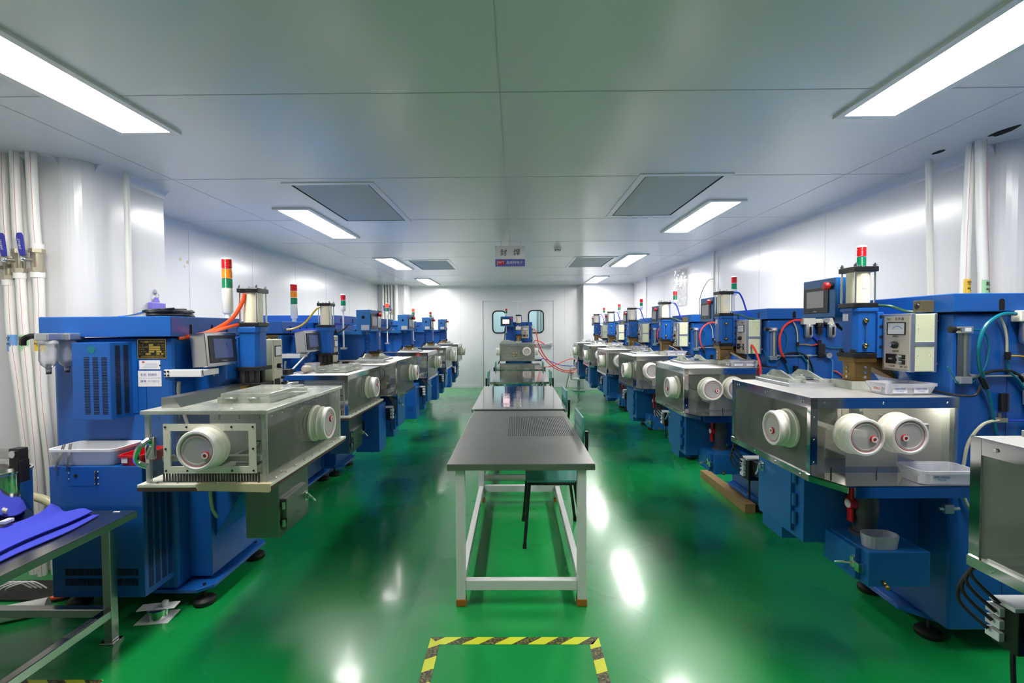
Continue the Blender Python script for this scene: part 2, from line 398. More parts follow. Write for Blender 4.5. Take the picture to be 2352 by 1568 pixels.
# double door with two round-cornered panes
door = bpy.data.objects.new('door_1', None); COL.objects.link(door); door.location = (0, YB, 0); door['kind'] = 'structure'
fr = B(); fr.box(DX0-.05, DX0, -.004, .05, 0, DH+.05).box(DX1, DX1+.05, -.004, .05, 0, DH+.05).box(DX0, DX1, -.004, .05, DH, DH+.05)
obj('door_frame', fr, 'wall', door)
MID = .065
def leaf(x0, x1, wx0, wx1, wz0, wz1):
    outer = [(x0, .01), (x1, .01), (x1, DH-.008), (x0, DH-.008)]
    hole = rrect(wx0, wx1, wz0, wz1, .1, 6)
    b = B(); bm = b.bm
    for y in (.012, .05):
        vo = [bm.verts.new((p[0], y, p[1])) for p in outer]; vh = [bm.verts.new((p[0], y, p[1])) for p in hole]
        eo = [bm.edges.new((vo[i], vo[(i+1) % 4])) for i in range(4)]; eh = [bm.edges.new((vh[i], vh[(i+1) % len(vh)])) for i in range(len(vh))]
        bmesh.ops.triangle_fill(bm, edges=eo+eh, use_beauty=True)
        if y < .02: v0, h0 = vo, vh
        else:
            for i in range(4): bm.faces.new((v0[i], v0[(i+1) % 4], vo[(i+1) % 4], vo[i]))
            n = len(vh)
            for i in range(n): bm.faces.new((h0[i], h0[(i+1) % n], vh[(i+1) % n], vh[i]))
    bmesh.ops.recalc_face_normals(bm, faces=bm.faces)
    lf = obj('door_leaf', b, 'wall', door)
    g = B(); o1 = rrect(wx0-.018, wx1+.018, wz0-.018, wz1+.018, .115, 6); i1 = rrect(wx0+.012, wx1-.012, wz0+.012, wz1-.012, .09, 6)
    n = len(o1)
    va = [[g.bm.verts.new((p[0], y, p[1])) for p in pl] for pl, y in ((o1, .012), (o1, -.004), (i1, -.004), (i1, .05))]
    for k in range(3):
        for i in range(n): g.bm.faces.new((va[k][i], va[k][(i+1) % n], va[k+1][(i+1) % n], va[k+1][i]))
    bmesh.ops.recalc_face_normals(g.bm, faces=g.bm.faces)
    obj('window_gasket', g, 'rubber', lf)
    obj('window_pane', B().prism(rrect(wx0, wx1, wz0, wz1, .1, 6), 'y', .028, .034), 'glass', lf)
leaf(DX0+.004, MID-.003, -.575, -.25, 1.395, 1.945)
leaf(MID+.003, DX1-.004, .34, .71, 1.395, 1.955)
pb = B(); pb.box(.36, .9, -.075, -.035, 1.07, 1.11, .004).box(.88, .93, -.08, .012, 1.05, 1.13, .006).box(.3, .36, -.07, .012, 1.055, 1.125, .006)
obj('panic_bar', pb, 'alu', door)
# the lit corridor behind the panes
struct('wall_corridor', B().box(-3.4, 3.6, 13.6, 13.7, 0, CZ), 'corridor')
struct('wall_corridor_left', B().box(-3.5, -3.4, YB+.1, 13.7, 0, CZ), 'corridor')
struct('wall_corridor_right', B().box(3.6, 3.7, YB+.1, 13.7, 0, CZ), 'corridor')
struct('trim_11', B().box(.62, .66, 13.56, 13.6, 0, CZ).box(.72, .74, 13.57, 13.6, 0, CZ), 'alu')

# ---------------------------------------------------------------- ceiling fittings
def ceiling_light(x0, x1, y0, y1, label):
    t = thing('ceiling_light', label, 'ceiling light', ((x0+x1)/2, (y0+y1)/2, CZ), 0, 'ceiling lights')
    w, l = (x1-x0)/2, (y1-y0)/2; f = .035
    obj('light_frame', rect_ring(B(), -w-f, w+f, -l-f, l+f, f+.002, -.016, -.0005), 'lampframe', t)
    obj('diffuser', B().box(-w, w, -l, l, -.012, -.001), 'lamp', t)
for i, (y0, y1) in enumerate(((1.25, 2.5), (4.13, 5.4), (7.0, 8.28), (9.9, 11.2))):
    lab = ['large glowing ceiling panel cut by the upper left corner of the photo', 'white ceiling panel light beside the near left grille',
           'left ceiling panel light beside the small far grille', 'smallest left ceiling panel light, nearest the back wall'][i]
    ceiling_light(-2.115, -1.85, y0, y1, lab)
for i, (y0, y1) in enumerate(((1.13, 2.38), (3.97, 5.2), (6.8, 8.05), (9.65, 10.9))):
    lab = ['large glowing ceiling panel cut by the upper right corner of the photo', 'white ceiling panel light beside the near right grille',
           'right ceiling panel light beside the small far grille', 'smallest right ceiling panel light, nearest the back wall'][i]
    ceiling_light(1.67, 1.925, y0, y1, lab)
# corridor lamp
t = thing('ceiling_light', 'lit panel in the corridor beyond the door panes', 'ceiling light', (0, 12.7, CZ)); t['group'] = 'ceiling lights'
obj('light_frame', rect_ring(B(), -.64, .64, -.12, .12, .042, -.016, -.0005), 'lampframe', t); obj('diffuser', B().box(-.6, .6, -.08, .08, -.012, -.001), 'lamp', t)

def vent(x0, x1, y0, y1, dark, label):
    t = thing('ceiling_vent', label, 'ceiling vent', ((x0+x1)/2, (y0+y1)/2, CZ), 0, 'ceiling air vents')
    w, l = (x1-x0)/2, (y1-y0)/2
    obj('vent_frame', rect_ring(B(), -w-.05, w+.05, -l-.05, l+.05, .05, -.006, -.0005), 'ceiling', t)
    b = rect_ring(B(), -w, w, -l, l, .008, -.004, -.0005); b.box(dark*w-.014*(1 if dark > 0 else 0)-.0, dark*w+.014*(1 if dark < 0 else 0), -l, l, -.0045, -.0005); obj('dark_gap', b, 'hole', t)
    obj('vent_panel', B().box(-w+.008, w-.008, -l+.008, l-.008, -.003, -.0005), 'filter', t)
vent(-1.667, -1.084, 3.456, 4.6, -1, 'large grey ceiling grille on the near left')
vent(.93, 1.49, 3.32, 4.46, 1, 'large grey ceiling grille on the near right')
vent(-1.675, -1.08, 7.28, 8.4, -1, 'small-looking grey ceiling grille at the far left')
vent(.94, 1.51, 7.08, 8.16, 1, 'small-looking grey ceiling grille at the far right')
t = thing('smoke_detector', 'round white smoke detector on the ceiling right of the hanging sign', 'smoke detector', (.57, 6.2, CZ))
obj('detector_base', B().lathe([(.05, 0), (.05, .02), (.042, .024)], (0, 0, 0), (0, 0, -1)), 'white', t)
obj('detector_head', B().lathe([(.04, .024), (.04, .05), (.022, .062), (0, .063)], (0, 0, 0), (0, 0, -1)), 'white', t)
sl = B()
for a in range(0, 360, 45): sl.box(.0385, .0415, -.008, .008, -.044, -.03, 0, Matrix.Rotation(R(a), 4, 'Z'))
obj('detector_slot', sl, 'black', t)

# hanging sign
t = thing('hanging_sign', 'white and blue hanging sign reading 封焊 below the ceiling', 'sign', (-.062, 5.75, 2.27), R(.6))
obj('sign_board', B().box(-.184, .184, -.004, .004, 0, .255), 'signwhite', t)
obj('blue_band', B().box(-.184, .184, -.006, -.004, 0, .09), 'signblue', t)
obj('heading', B().text('封', .088, (-.08, -.0045, .168), (1, 0, 0), (0, 0, 1)).text('焊', .088, (.083, -.0045, .168), (1, 0, 0), (0, 0, 1)), 'ink', t)
ov = B(); ov.prism([(-.118+.054*math.cos(R(a)), .046+.031*math.sin(R(a))) for a in range(0, 360, 12)], 'y', -.0075, -.006)
o = obj('logo_oval', ov, 'signred', t); obj('logo_letters', B().text('JWT', .046, (-.118, -.0078, .047), (1.05, 0, 0), (0, 0, 1)), 'white', o)
obj('company_name', B().text('晶威特电子', .041, (.055, -.0065, .046), (1, 0, 0), (0, 0, 1)), 'white', t)
for x in (-.115, .13): obj('hanger', B().cyl((x, 0, .255), (x, 0, .308), .003, 8).lathe([(.006, 0), (.013, .006)], (x, 0, .304), (0, 0, 1), 10), 'alu', t)

# dark openings cut in the ceiling by the pipes
b = B(); b.prism([(2.72+.035*math.cos(R(a)), 2.62+.075*math.sin(R(a))*(1+.25*math.sin(R(3*a)))) for a in range(0, 360, 20)], 'z', CZ-.0015, CZ-.0003)
tag(obj('ceiling_cutout', b, 'hole'), 'ragged long dark hole in the ceiling above the paired right pipes', 'ceiling hole')
b = B(); b.prism([(2.63+.022*math.cos(R(a)), 2.915+.04*math.sin(R(a))) for a in range(0, 360, 20)], 'z', CZ-.0015, CZ-.0003)
tag(obj('ceiling_cutout', b, 'hole'), 'small oval dark hole in the ceiling beside the single right pipe', 'ceiling hole')


# ---------------------------------------------------------------- parts shared by the two kinds of welding machine
def key(o, k): o['part_key'] = k; return o
def glove_port(P, c, d, r, lidmat='lid', off=(0, .02), k=None, lid=True):
    """cream flanged ring on a chamber wall with a translucent cap and a red valve; d points out of the chamber"""
    c, d = Vector(c), Vector(d)
    ring = obj('glove_port', B().lathe([(r*.8, 0), (r*1.12, 0), (r*1.12, .01), (r*1.02, .013), (r*1.0, .03), (r*1.04, .034), (r*1.04, .042), (r*.98, .046), (r*.98, .06), (r*.8, .06), (r*.8, 0)], c, d, 32), 'creamp', P)
    if k: key(ring, k)
    if lid:
        obj('port_lid', B().lathe([(r*.83, .0775), (r*.72, .0765), (r*.7, .0795), (r*.66, .0795), (r*.64, .0765), (0, .0765)], c, d, 32, False), lidmat, ring)
        obj('lid_rim', B().lathe([(r*.96, .058), (r*1.0, .062), (r*1.0, .076), (r*.96, .082), (r*.87, .083), (r*.82, .0785), (r*.82, .06)], c, d, 32, False), 'lidrim', ring)
        obj('lid_seal', B().lathe([(r*.76, .0775), (r*.775, .0785), (r*.79, .0775)], c, d, 32, False), 'redink', ring)
        z = Vector((0, 0, 1)); h = z.cross(d)
        v = c+h*off[0]+z*off[1]+d*.0765
        obj('port_valve', B().lathe([(r*.2, 0), (r*.2, .006), (r*.17, .008), (0, .008)], v, d, 8), 'red', ring)
        obj('valve_rim', B().lathe([(r*.09, .008), (r*.09, .010), (r*.165, .010), (r*.165, .008)], v, d, 16, False), 'white', ring)
    return ring
def air_cylinder(P, x, y, z0, z1, h=.06, r=.05):
    """cream air cylinder between two black end plates held by four tie rods"""
    c = obj('air_cylinder', B().lathe([(r, z0+.022), (r, z1-.024)], (x, y, 0), (0, 0, 1), 32), 'cream', P)
    for za, zb in ((z0, z0+.025), (z1-.026, z1)):
        obj('end_plate', B().box(x-h, x+h, y-h, y+h, za, zb, .004), 'black', c)
    for sx in (-1, 1):
        for sy in (-1, 1):
            b = B().cyl((x+sx*(h-.012), y+sy*(h-.012), z0+.02), (x+sx*(h-.012), y+sy*(h-.012), z1+.018), .005, 10)
            b.cyl((x+sx*(h-.012), y+sy*(h-.012), z1), (x+sx*(h-.012), y+sy*(h-.012), z1+.011), .0095, 6); obj('tie_rod', b, 'chrome', c)
    obj('port_plug', B().cyl((x, y, z1), (x, y, z1+.006), .012, 12).cyl((x-h-.002, y, z1-.012), (x-h+.004, y, z1-.012), .006, 10), 'darkmetal', c)
    return c
def levelling_foot(P, x, y, zt):
    f = obj('levelling_foot', B().lathe([(0, 0), (.05, 0), (.055, .006), (.055, .024), (.045, .034), (.018, .038), (0, .038)], (x, y, 0), (0, 0, 1), 24), 'rubber', P)
    obj('foot_stem', B().cyl((x, y, .036), (x, y, zt+.03), .008, 10).cyl((x, y, zt), (x, y, zt+.012), .016, 6), 'darkmetal', f)
def hinge(P, p0, p1, parent_mat='blue2'):
    return obj('hinge', B().cyl(p0, p1, .009, 10), parent_mat, P)
def latch(P, x, y, z, s=1):
    """toggle latch on a face that looks toward -y"""
    b = B().box(x-.018*s, x+.018*s, y-.004, y, z-.03*s, z+.03*s, .001).box(x-.01*s, x+.01*s, y-.02, y-.004, z-.018*s, z+.018*s, .003)
    b.cyl((x-.014, y-.014, z), (x+.014, y-.014, z), .005, 8).tube([(x, y-.02, z), (x+.012*s, y-.03, z-.02*s), (x+.02*s, y-.045, z-.045*s)], .006, 8)
    return obj('latch', b, 'chrome', P)
def signal_tower(P, x, y, z0, z1, lenses, r, pole, k=None, mats=None):
    hl = .055 if r < .027 else .062
    base_h = .055 if pole else z1-z0-hl*len(lenses)-.03
    zb = z1-hl*len(lenses)-base_h
    b = B().lathe([(r*.75, 0), (r, .01), (r, base_h)], (x, y, zb), (0, 0, 1), 20)
    if pole: b.cyl((x, y, z0), (x, y, zb+.01), .008, 12).cyl((x, y, z0), (x, y, z0+.02), .02, 12)
    else: b.cyl((x, y, z0), (x, y, zb+.01), r*.6, 16)
    tw = obj('signal_tower', b, 'white' if pole else 'creamp', P)
    if k: key(tw, k)
    obj('top_cap', B().lathe([(r*1.02, 0), (r*1.02, .006), (r*.9, .01), (0, .011)], (x, y, z1-.003), (0, 0, 1), 20), 'white' if pole else 'creamp', tw)
    for i, m in enumerate(lenses):
        za = zb+base_h+i*hl; prof = []; n = 8
        for q in range(n): h0 = q*(hl-.003)/n; prof += [(r, h0+.001), (r*.95, h0+hl/n*.55), (r, h0+(hl-.003)/n)]
        o = obj({'redlens': 'red_lens', 'redlit': 'red_lens', 'greenlens': 'green_lens', 'amberlens': 'amber_lens'}[m], B().lathe([(0, .0005)]+prof+[(0, hl-.002)], (x, y, za), (0, 0, 1), 20), m, tw)
        if m[:3] == 'red': key(o, 'redlens')
    return tw
def clear_box(P, x0, x1, y0, y1, z0, z1, m, t=.008, sides='fnsb', name='chamber_pane'):
    """panes: f front (-y), n near (+x), s far (-x), b back"""
    if 'f' in sides: obj(name, B().box(x0, x1, y0, y0+t, z0, z1), 'acryfront' if name == 'chamber_pane' else m, P)
    if 'n' in sides: obj(name, B().box(x1-t, x1, y0+t, y1, z0, z1), m, P)
    if 's' in sides: obj(name, B().box(x0, x0+t, y0+t, y1, z0, z1), m, P)

# ---------------------------------------------------------------- the common machine: local x along the row, local -y faces the aisle
UC, VC = .03, .445      # axis of the welding column
def make_machine():
    P = thing('welding_machine', '', 'machine', group='blue capacitor welding machines')
    # column of the machine
    b = B().box(-.26, .32, .66, 1.42, .113, 1.555, .012); body = obj('body', b, 'blue', P)
    obj('body_seam', B().box(-.2605, .3205, .90, .902, .14, 1.54), 'hole', body)
    obj('cable_hole', B().lathe([(.03, 0), (.03, .0025), (0, .0025)], (.20, .659, 1.43), (0, -1, 0), 20), 'hole', body)
    obj('lid', B().box(-.28, .34, .64, 1.44, 1.563, 1.645, .004), 'blue', P)
    for x in (-.12, .22):
        obj('lid_slot', B().prism([(x-.011, 1.57), (x+.011, 1.57), (x+.011, 1.61), (x+.007, 1.618), (x-.007, 1.618), (x-.011, 1.61)], 'y', .6385, .641), 'hole', P)
    for y in (.85, 1.2):
        obj('lid_slot', B().prism([(y-.012, 1.57), (y+.012, 1.57), (y+.012, 1.612), (y+.007, 1.62), (y-.007, 1.62), (y-.012, 1.612)], 'x', .339, .3415), 'hole', P)
    # base plate with clipped front corners and four levelling feet
    b = B().prism([(-.26, 1.45), (-.26, .68), (-.2, .6), (.12, .6), (.25, .72), (.25, 1.45)], 'z', .09, .115, .003); obj('base_plate', b, 'blue', P)
    for x, y in ((-.2, .7), (.18, .70), (-.2, 1.36), (.2, 1.36)): levelling_foot(P, x, y, .09)
    # knee under the chamber
    b = B().prism([(.12, .79), (.12, .835), (.67, .835), (.67, .36), (.6, .36), (.26, .72)], 'x', -.13, .16, .004); obj('knee_bracket', b, 'blue', P)
    obj('table_plate', B().box(-.3, .34, .04, .66, .835, .846), 'blue', P)
    # upper arm and head
    b = B().prism([(.525, 1.37), (.525, 1.56), (.80, 1.56), (.80, 1.0)], 'x', -.08, .15, .006); obj('upper_arm', b, 'blue', P)
    c = .018; h = .052
    hexp = lambda h, c: [(UC-h+c, VC-h), (UC+h-c, VC-h), (UC+h, VC-h+c), (UC+h, VC+h), (UC-h, VC+h), (UC-h, VC-h+c)]
    hd = obj('weld_head', B().prism(hexp(h, c), 'z', 1.372, 1.575).prism(hexp(h+.008, c), 'z', 1.575, 1.594, .003), 'blue', P)
    obj('slide_plate', B().box(UC-.066, UC+.066, VC+h, VC+h+.03, 1.345, 1.572, .003), 'blue', hd)
    sb = B()
    for z in (1.40, 1.45, 1.50, 1.55):
        for s in (-1, 1): sb.cyl((UC+s*.066, VC+h+.015, z), (UC+s*.069, VC+h+.015, z), .007, 10)
    obj('plate_bolts', sb, 'darkmetal', hd)
    for z in (1.405, 1.53):
        for s in (1,): obj('brass_knob', B().sph((UC+s*(h+.006), VC, z), .013), 'brassball', hd)
    obj('stain_streak', B().cyl((UC+h+.001, VC, 1.405), (UC+h+.001, VC, 1.53), .0018, 6), 'darkmetal', hd)
    obj('rating_plate', B().box(UC-.03, UC+.01, VC-h-.002, VC-h, 1.53, 1.565), 'alu', hd)
    air_cylinder(P, UC, VC, 1.594, 1.80)
    obj('cylinder_label', B().box(UC+.0485, UC+.051, VC-.012, VC+.014, 1.69, 1.735), 'paper', P)
    # pressure plate and electrode holder
    hp = obj('clamp_plate', B().box(UC-.062, UC+.062, VC-.062, VC+.075, 1.345, 1.368, .003), 'black', P)
    for x in (-.04, .04): obj('guide_pin', B().cyl((UC+x, VC-.05, 1.36), (UC+x, VC-.05, 1.385), .012, 12), 'darkmetal', hp)
    eh = obj('electrode_holder', B().box(UC-.056, UC+.056, VC-.056, VC+.06, 1.322, 1.345, .002).box(UC-.042, UC+.042, VC-.042, VC+.042, 1.225, 1.322, .003), 'brass', P)
    sb = B()
    for z in (1.245, 1.27, 1.295):
        sb.lathe([(.0035, .001), (.0075, .001), (.0075, .003), (.0035, .003)], (UC+.042, VC+.01, z), (1, 0, 0), 10).lathe([(.0035, .001), (.0075, .001), (.0075, .003), (.0035, .003)], (UC-.01, VC-.042, z), (0, -1, 0), 10)
    obj('holder_bolts', sb, 'chrome', eh)
    obj('electrode', B().cyl((UC, VC, .99), (UC, VC, 1.23), .03, 20), 'steel', P)
    obj('busbar', B().prism([(VC+.04, 1.30), (VC+.04, 1.335), (.80, 1.335), (.80, 1.20), (.6, 1.24)], 'x', UC-.04, UC+.04), 'brass', P)
    clear_box(P, UC-.08, UC+.07, VC-.075, VC+.07, 1.188, 1.228, 'acryedge', .006, 'fns', 'splash_guard')
    for c in P.children:
        if c.name.startswith('splash_guard'): key(c, 'splash')
    # control box with its dials
    x0, x1, y0, y1, z0, z1 = .10, .26, .52, .64, 1.29, 1.558
    cb = obj('control_box', B().box(x0, x1, y0+.004, y1, z0, z1, .004), 'ltgreen', P)
    obj('box_trim', B().box(x0-.002, x1+.002, y0, y0+.022, z0-.002, z1+.002, .003).box(x0-.002, x1+.002, y1-.012, y1+.002, z0-.002, z1+.002, .003).box(x1, x1+.003, y0+.02, y1-.01, (z0+z1)/2-.014, (z0+z1)/2+.004), 'alu', cb)
    obj('face_panel', B().box(x0+.012, x1-.004, y0-.002, y0, z0+.008, z1-.01), 'beige', cb)
    obj('face_lettering', B().text('TNT', .014, (.137, y0-.002, 1.535), (1, 0, 0), (0, 0, 1)).text('控 制 器', .014, (.2, y0-.002, 1.535), (1, 0, 0), (0, 0, 1))
        .text('充电电压', .0095, (.18, y0-.002, 1.452), (1, 0, 0), (0, 0, 1)).text('充电调整', .0095, (.18, y0-.002, 1.382), (1, 0, 0), (0, 0, 1))
        .text('产品计数', .0095, (.16, y0-.002, 1.309), (1, 0, 0), (0, 0, 1)).text('调控', .0095, (.215, y0-.002, 1.309), (1, 0, 0), (0, 0, 1)).text('焊护', .0095, (.24, y0-.002, 1.309), (1, 0, 0), (0, 0, 1)), 'ink', cb)
    obj('meter_frame', rect_ring_y(.13, .236, 1.46, 1.52, .004, y0-.006, y0-.002), 'black', cb)
    obj('meter_dial', B().box(.133, .233, y0-.004, y0-.0025, 1.463, 1.517), 'paper', cb)
    md = B()
    for a in range(40, 141, 5): md.box(.19+.036*math.cos(R(a))-.002, .19+.036*math.cos(R(a))+.002, y0-.005, y0-.004, 1.465+.036*math.sin(R(a))-.001, 1.465+.036*math.sin(R(a))+.001)
    obj('meter_scale', md, 'blueink', cb)
    obj('dial_knob', B().lathe([(.017, 0), (.017, .012), (.012, .014), (.0115, .03)], (.18, y0-.002, 1.412), (0, -1, 0), 20), 'black', cb)
    obj('knob_cap', B().lathe([(.0113, .0302), (.0113, .0312), (0, .0312)], (.18, y0-.002, 1.412), (0, -1, 0), 20), 'alu', cb)
    obj('counter', B().box(.128, .188, y0-.008, y0-.002, 1.322, 1.368, .001), 'black', cb)
    obj('counter_digits', B().text('11611', .010, (.158, y0-.008, 1.345), (1, 0, 0), (0, 0, 1)), 'paper', cb)
    for z in (1.355, 1.33):
        obj('toggle_switch', B().box(.20, .236, y0-.004, y0-.002, z-.009, z+.012), 'black', cb)
        obj('switch_cap', B().cyl((.212, y0-.004, z), (.212, y0-.02, z), .0085, 12), 'alu', cb)
    sb = B()
    for z in (1.365, 1.49):
        for y in (.555, .61): sb.lathe([(.003, 0), (.002, .0015), (0, .002)], (x1, y, z), (1, 0, 0), 8)
    obj('case_screws', sb, 'chrome', cb)
    for z in (1.325, 1.525): obj('support_rod', B().cyl((.2, y1, z), (.2, .67, z), .006, 10).cyl((.24, y1, z), (.24, .67, z), .006, 10), 'alu', P)
    obj('cable_gland', B().cyl((.2, y1, 1.43), (.2, .69, 1.43), .012, 14), 'white', P)
    # black pressure switch on the near shoulder
    ps = obj('pressure_switch', B().box(.20, .245, .58, .64, 1.567, 1.62, .002), 'olive', P); key(ps, 'pswitch')
    obj('switch_dial', B().lathe([(.014, 0), (.012, .003), (0, .004)], (.222, .58, 1.592), (0, -1, 0), 16), 'black', ps)
    obj('switch_fitting', B().cyl((.222, .64, 1.595), (.222, .70, 1.595), .008, 8), 'brass', ps)
    key(obj('pressure_switch_hose', B().tube([(.222, .69, 1.595), (.222, .74, 1.6), (.2, .78, 1.6)], .006), 'skyhose', P), 'pswitch')
    # operator panel
    x0, x1, y0, y1, z0, z1 = -.36, -.085, .41, .55, 1.552, 1.765
    op = obj('operator_panel', B().box(x0, x1, y0, y1, z0, z1, .004), 'blue2', P)
    obj('screen_bezel', B().box(x0+.012, x1-.05, y0-.006, y0, z0+.025, z1-.045, .003), 'bezel', op)
    key(obj('touch_screen', B().box(x0+.045, x1-.085, y0-.0075, y0-.0058, z0+.055, z1-.065), 'screen', op), 'screen')
    obj('emergency_stop', B().lathe([(.014, 0), (.014, .018), (.021, .02), (.021, .034), (.015, .041), (0, .042)], (x1-.032, y0, z1-.045), (0, -1, 0), 24), 'red', op)
    obj('stop_collar', B().cyl((x1-.032, y0, z1-.045), (x1-.032, y0-.012, z1-.045), .018, 20), 'black', op)
    obj('bezel_mark', B().text('Kinco', .012, ((x0+x1)/2-.02, y0-.006, z0+.035), (1, 0, 0), (0, 0, 1)), 'alu', op)
    obj('cable_port', B().lathe([(.016, 0), (.016, .0015), (0, .0015)], (x0, y0+.07, z1-.075), (-1, 0, 0), 20), 'hole', op)
    obj('data_plate', B().box(x0-.002, x0, y0+.012, y0+.09, z0+.012, z0+.062), 'alu', op)
    obj('panel_arm', B().box(-.22, -.06, .5, .82, 1.52, 1.552), 'blue2', P)
    obj('panel_cable', B().tube([(-.25, .52, 1.552), (-.27, .56, 1.5), (-.265, .62, 1.47), (-.27, .65, 1.5), (-.275, .66, 1.38), (-.29, .655, 1.25), (-.3, .64, 1.19)], .009), 'rubber', P)
    signal_tower(P, -.24, .66, 1.40, 1.95, ('greenlens', 'redlens'), .024, True, k='tower')
    key(obj('tower_bracket', B().box(-.26, -.22, .63, .69, 1.4, 1.42), 'alu', P), 'tower')
    obj('name_plate', B().box(-.2625, -.26, .72, .80, 1.36, 1.43), 'plateblack', P)
    obj('plate_print', B().text('电容贮能式', .011, (-.2625, .76, 1.415), (0, -1, 0), (0, 0, 1)).text('封焊机', .011, (-.2625, .76, 1.398), (0, -1, 0), (0, 0, 1)).text('220V 50Hz', .01, (-.2625, .76, 1.38), (0, -1, 0), (0, 0, 1)), 'gold', P)
    obj('sticker', B().box(-.262, -.26, .72, .8, 1.22, 1.27), 'paper', P)
    # glove chamber
    X0, X1, Y1, Z0, Z1 = -.37, .365, .65, .846, 1.187
    obj('chamber_top', B().box(X0+.003, X1-.003, .003, Y1, Z1-.006, Z1, .001), 'brushed', P)
    fr = obj('chamber_frame', B().box(X0, X1, 0, .003, Z1-.047, Z1).box(X1-.003, X1, 0, Y1, Z1-.047, Z1).box(X0, X0+.003, 0, Y1, Z1-.047, Z1)
        .box(X1-.003, X1, 0, .03, Z0, Z1).box(X1-.024, X1, -.001, .003, Z0, Z1).box(X0, X0+.03, -.001, .003, Z0, Z1).box(X0, X0+.003, 0, .014, Z0, Z1), 'mirror', P)
    tr = B().box(X0, X1, -.004, Y1, Z0-.006, Z0).box(X0, X1, -.006, -.003, Z0-.03, Z0)
    tr.prism([(X1, -.004), (X1+.15, .06), (X1+.15, Y1+.02), (X1, Y1+.02)], 'z', Z0-.006, Z0)
    tr.box(X1+.147, X1+.15, .09, Y1+.02, Z0-.05, Z0)
    m = Matrix.Translation((X1, -.004, 0)) @ Matrix.Rotation(math.atan2(.064, .15), 4, 'Z')
    tr.box(0, .163, 0, .003, Z0-.03, Z0, 0, m)
    obj('chamber_tray', tr, 'mirror', P)
    sb = B()
    for x in (-.3, 0, .3): sb.lathe([(.006, .003), (.005, .006), (0, .006)], (x, 0, Z1-.024), (0, -1, 0), 10)
    for y in (.06, .32, .6): sb.lathe([(.006, 0), (.005, .003), (0, .003)], (X1, y, Z1-.024), (1, 0, 0), 10)
    for z in (.9, 1.0, 1.1): sb.lathe([(.005, 0), (.004, .003), (0, .003)], (X1, .016, z), (1, 0, 0), 10)
    for x in (-.3, -.1, .1, .3): sb.lathe([(.005, 0), (.004, .003), (0, .003)], (x, -.006, Z0-.015), (0, -1, 0), 10)
    for y in (.1, .3, .5): sb.cyl((X1-.012, y, Z0), (X1-.012, y, Z0+.03), .0035, 6)
    obj('frame_screws', sb, 'chrome', P)
    clear_box(P, X0+.003, X1-.003, .003, Y1, Z0, Z1-.006, 'acry', .008, 'fns')
    obj('corner_strip', B().box(X1-.05, X1-.012, Y1-.03, Y1-.004, Z0, Z1-.05), 'acryedge', P)
    # what shows inside it
    bk = B().box(X0+.012, X1-.012, Y1-.008, Y1-.002, Z0, Z1-.008).box(X0+.012, -.08, .42, .43, Z0+.12, Z1-.01); obj('back_panel', bk, 'interior', P)
    ib = B().cyl((UC, VC, Z0), (UC, VC, .95), .06, 24).box(UC-.11, UC+.11, VC-.09, VC+.09, Z0, Z0+.03, .003).cyl((UC, VC, .95), (UC, VC, .97), .03, 20)
    ib.box(-.28, -.02, .12, .16, Z0, Z0+.035, .002).box(-.33, -.12, .30, .40, Z0, Z0+.10, .003); obj('electrode_base', ib, 'interior', P)
    rp = B().prism([(.24, Z0+.05), (.48, Z0+.14), (.48, Z0+.145), (.24, Z0+.055)], 'x', .1, .25).box(.1, .104, .24, .48, Z0, Z0+.14).box(.246, .25, .24, .48, Z0, Z0+.14); obj('feed_chute', rp, 'interior', P)
    obj('inner_hose', B().tube([(-.2, .3, 1.15), (-.12, .2, 1.08), (-.1, .22, .98), (-.16, .3, .95)], .004), 'rubber', P)
    obj('inner_rail', B().box(.06, .32, .53, .56, 1.03, 1.06, .002), 'alu', P)
    key(obj('chamber_lamp', B().box(-.3, -.22, .60, .635, 1.155, 1.165).box(.26, .34, .56, .62, 1.165, 1.172), 'chamberlamp', P), 'chamberlamp')
    key(obj('indicator_light', B().box(-.15, -.12, .412, .418, 1.06, 1.07).box(-.15, -.13, .412, .418, 1.075, 1.083), 'redled', P), 'led')
    key(obj('far_panel', B().box(X0+.012, X0+.016, .02, Y1-.01, Z0, Z1-.008), 'interior', P), 'farport')
    # ports
    glove_port(P, (.20, 0, 1.02), (0, -1, 0), .082, off=(.004, -.012))
    glove_port(P, (X1, .185, 1.03), (1, 0, 0), .08, off=(.032, -.008), k='nearport')
    glove_port(P, (X1, .37, 1.035), (1, 0, 0), .08, off=(-.022, -.008), k='nearport')
    glove_port(P, (X0, .3, 1.0), (-1, 0, 0), .08, k='farport')
    # hatch on the top
    ht = obj('hatch', B().box(-.36, -.02, .13, .40, Z1, Z1+.018, .002), 'alu', P)
    obj('hatch_cover', B().box(-.345, -.06, .15, .385, Z1+.018, Z1+.034, .001), 'acryedge', ht)
    for y in (.19, .34):
        obj('hatch_fin', B().prism([(-.34, Z1+.034), (-.28, Z1+.07), (-.20, Z1+.07), (-.07, Z1+.034)], 'y', y-.006, y+.006), 'acryedge', ht)
    obj('hatch_latch', B().box(-.06, -.02, .22, .29, Z1+.018, Z1+.036, .002).tube([(-.06, .255, Z1+.04), (-.1, .25, Z1+.05), (-.14, .24, Z1+.046)], .005).cyl((-.05, .235, Z1+.042), (-.05, .275, Z1+.042), .006, 8), 'chrome', ht)
    # part chute cabinet beneath the front
    cc = obj('chute_cabinet', B().box(-.19, .21, .07, .30, .47, .838, .003).box(-.19, .0, .09, .28, .395, .47, .002), 'blue2', P)
    dr = obj('cabinet_door', B().prism([(-.16, .50), (.14, .50), (.14, .815), (-.16, .815)], 'y', .05, .07, .002), 'blue2', cc)
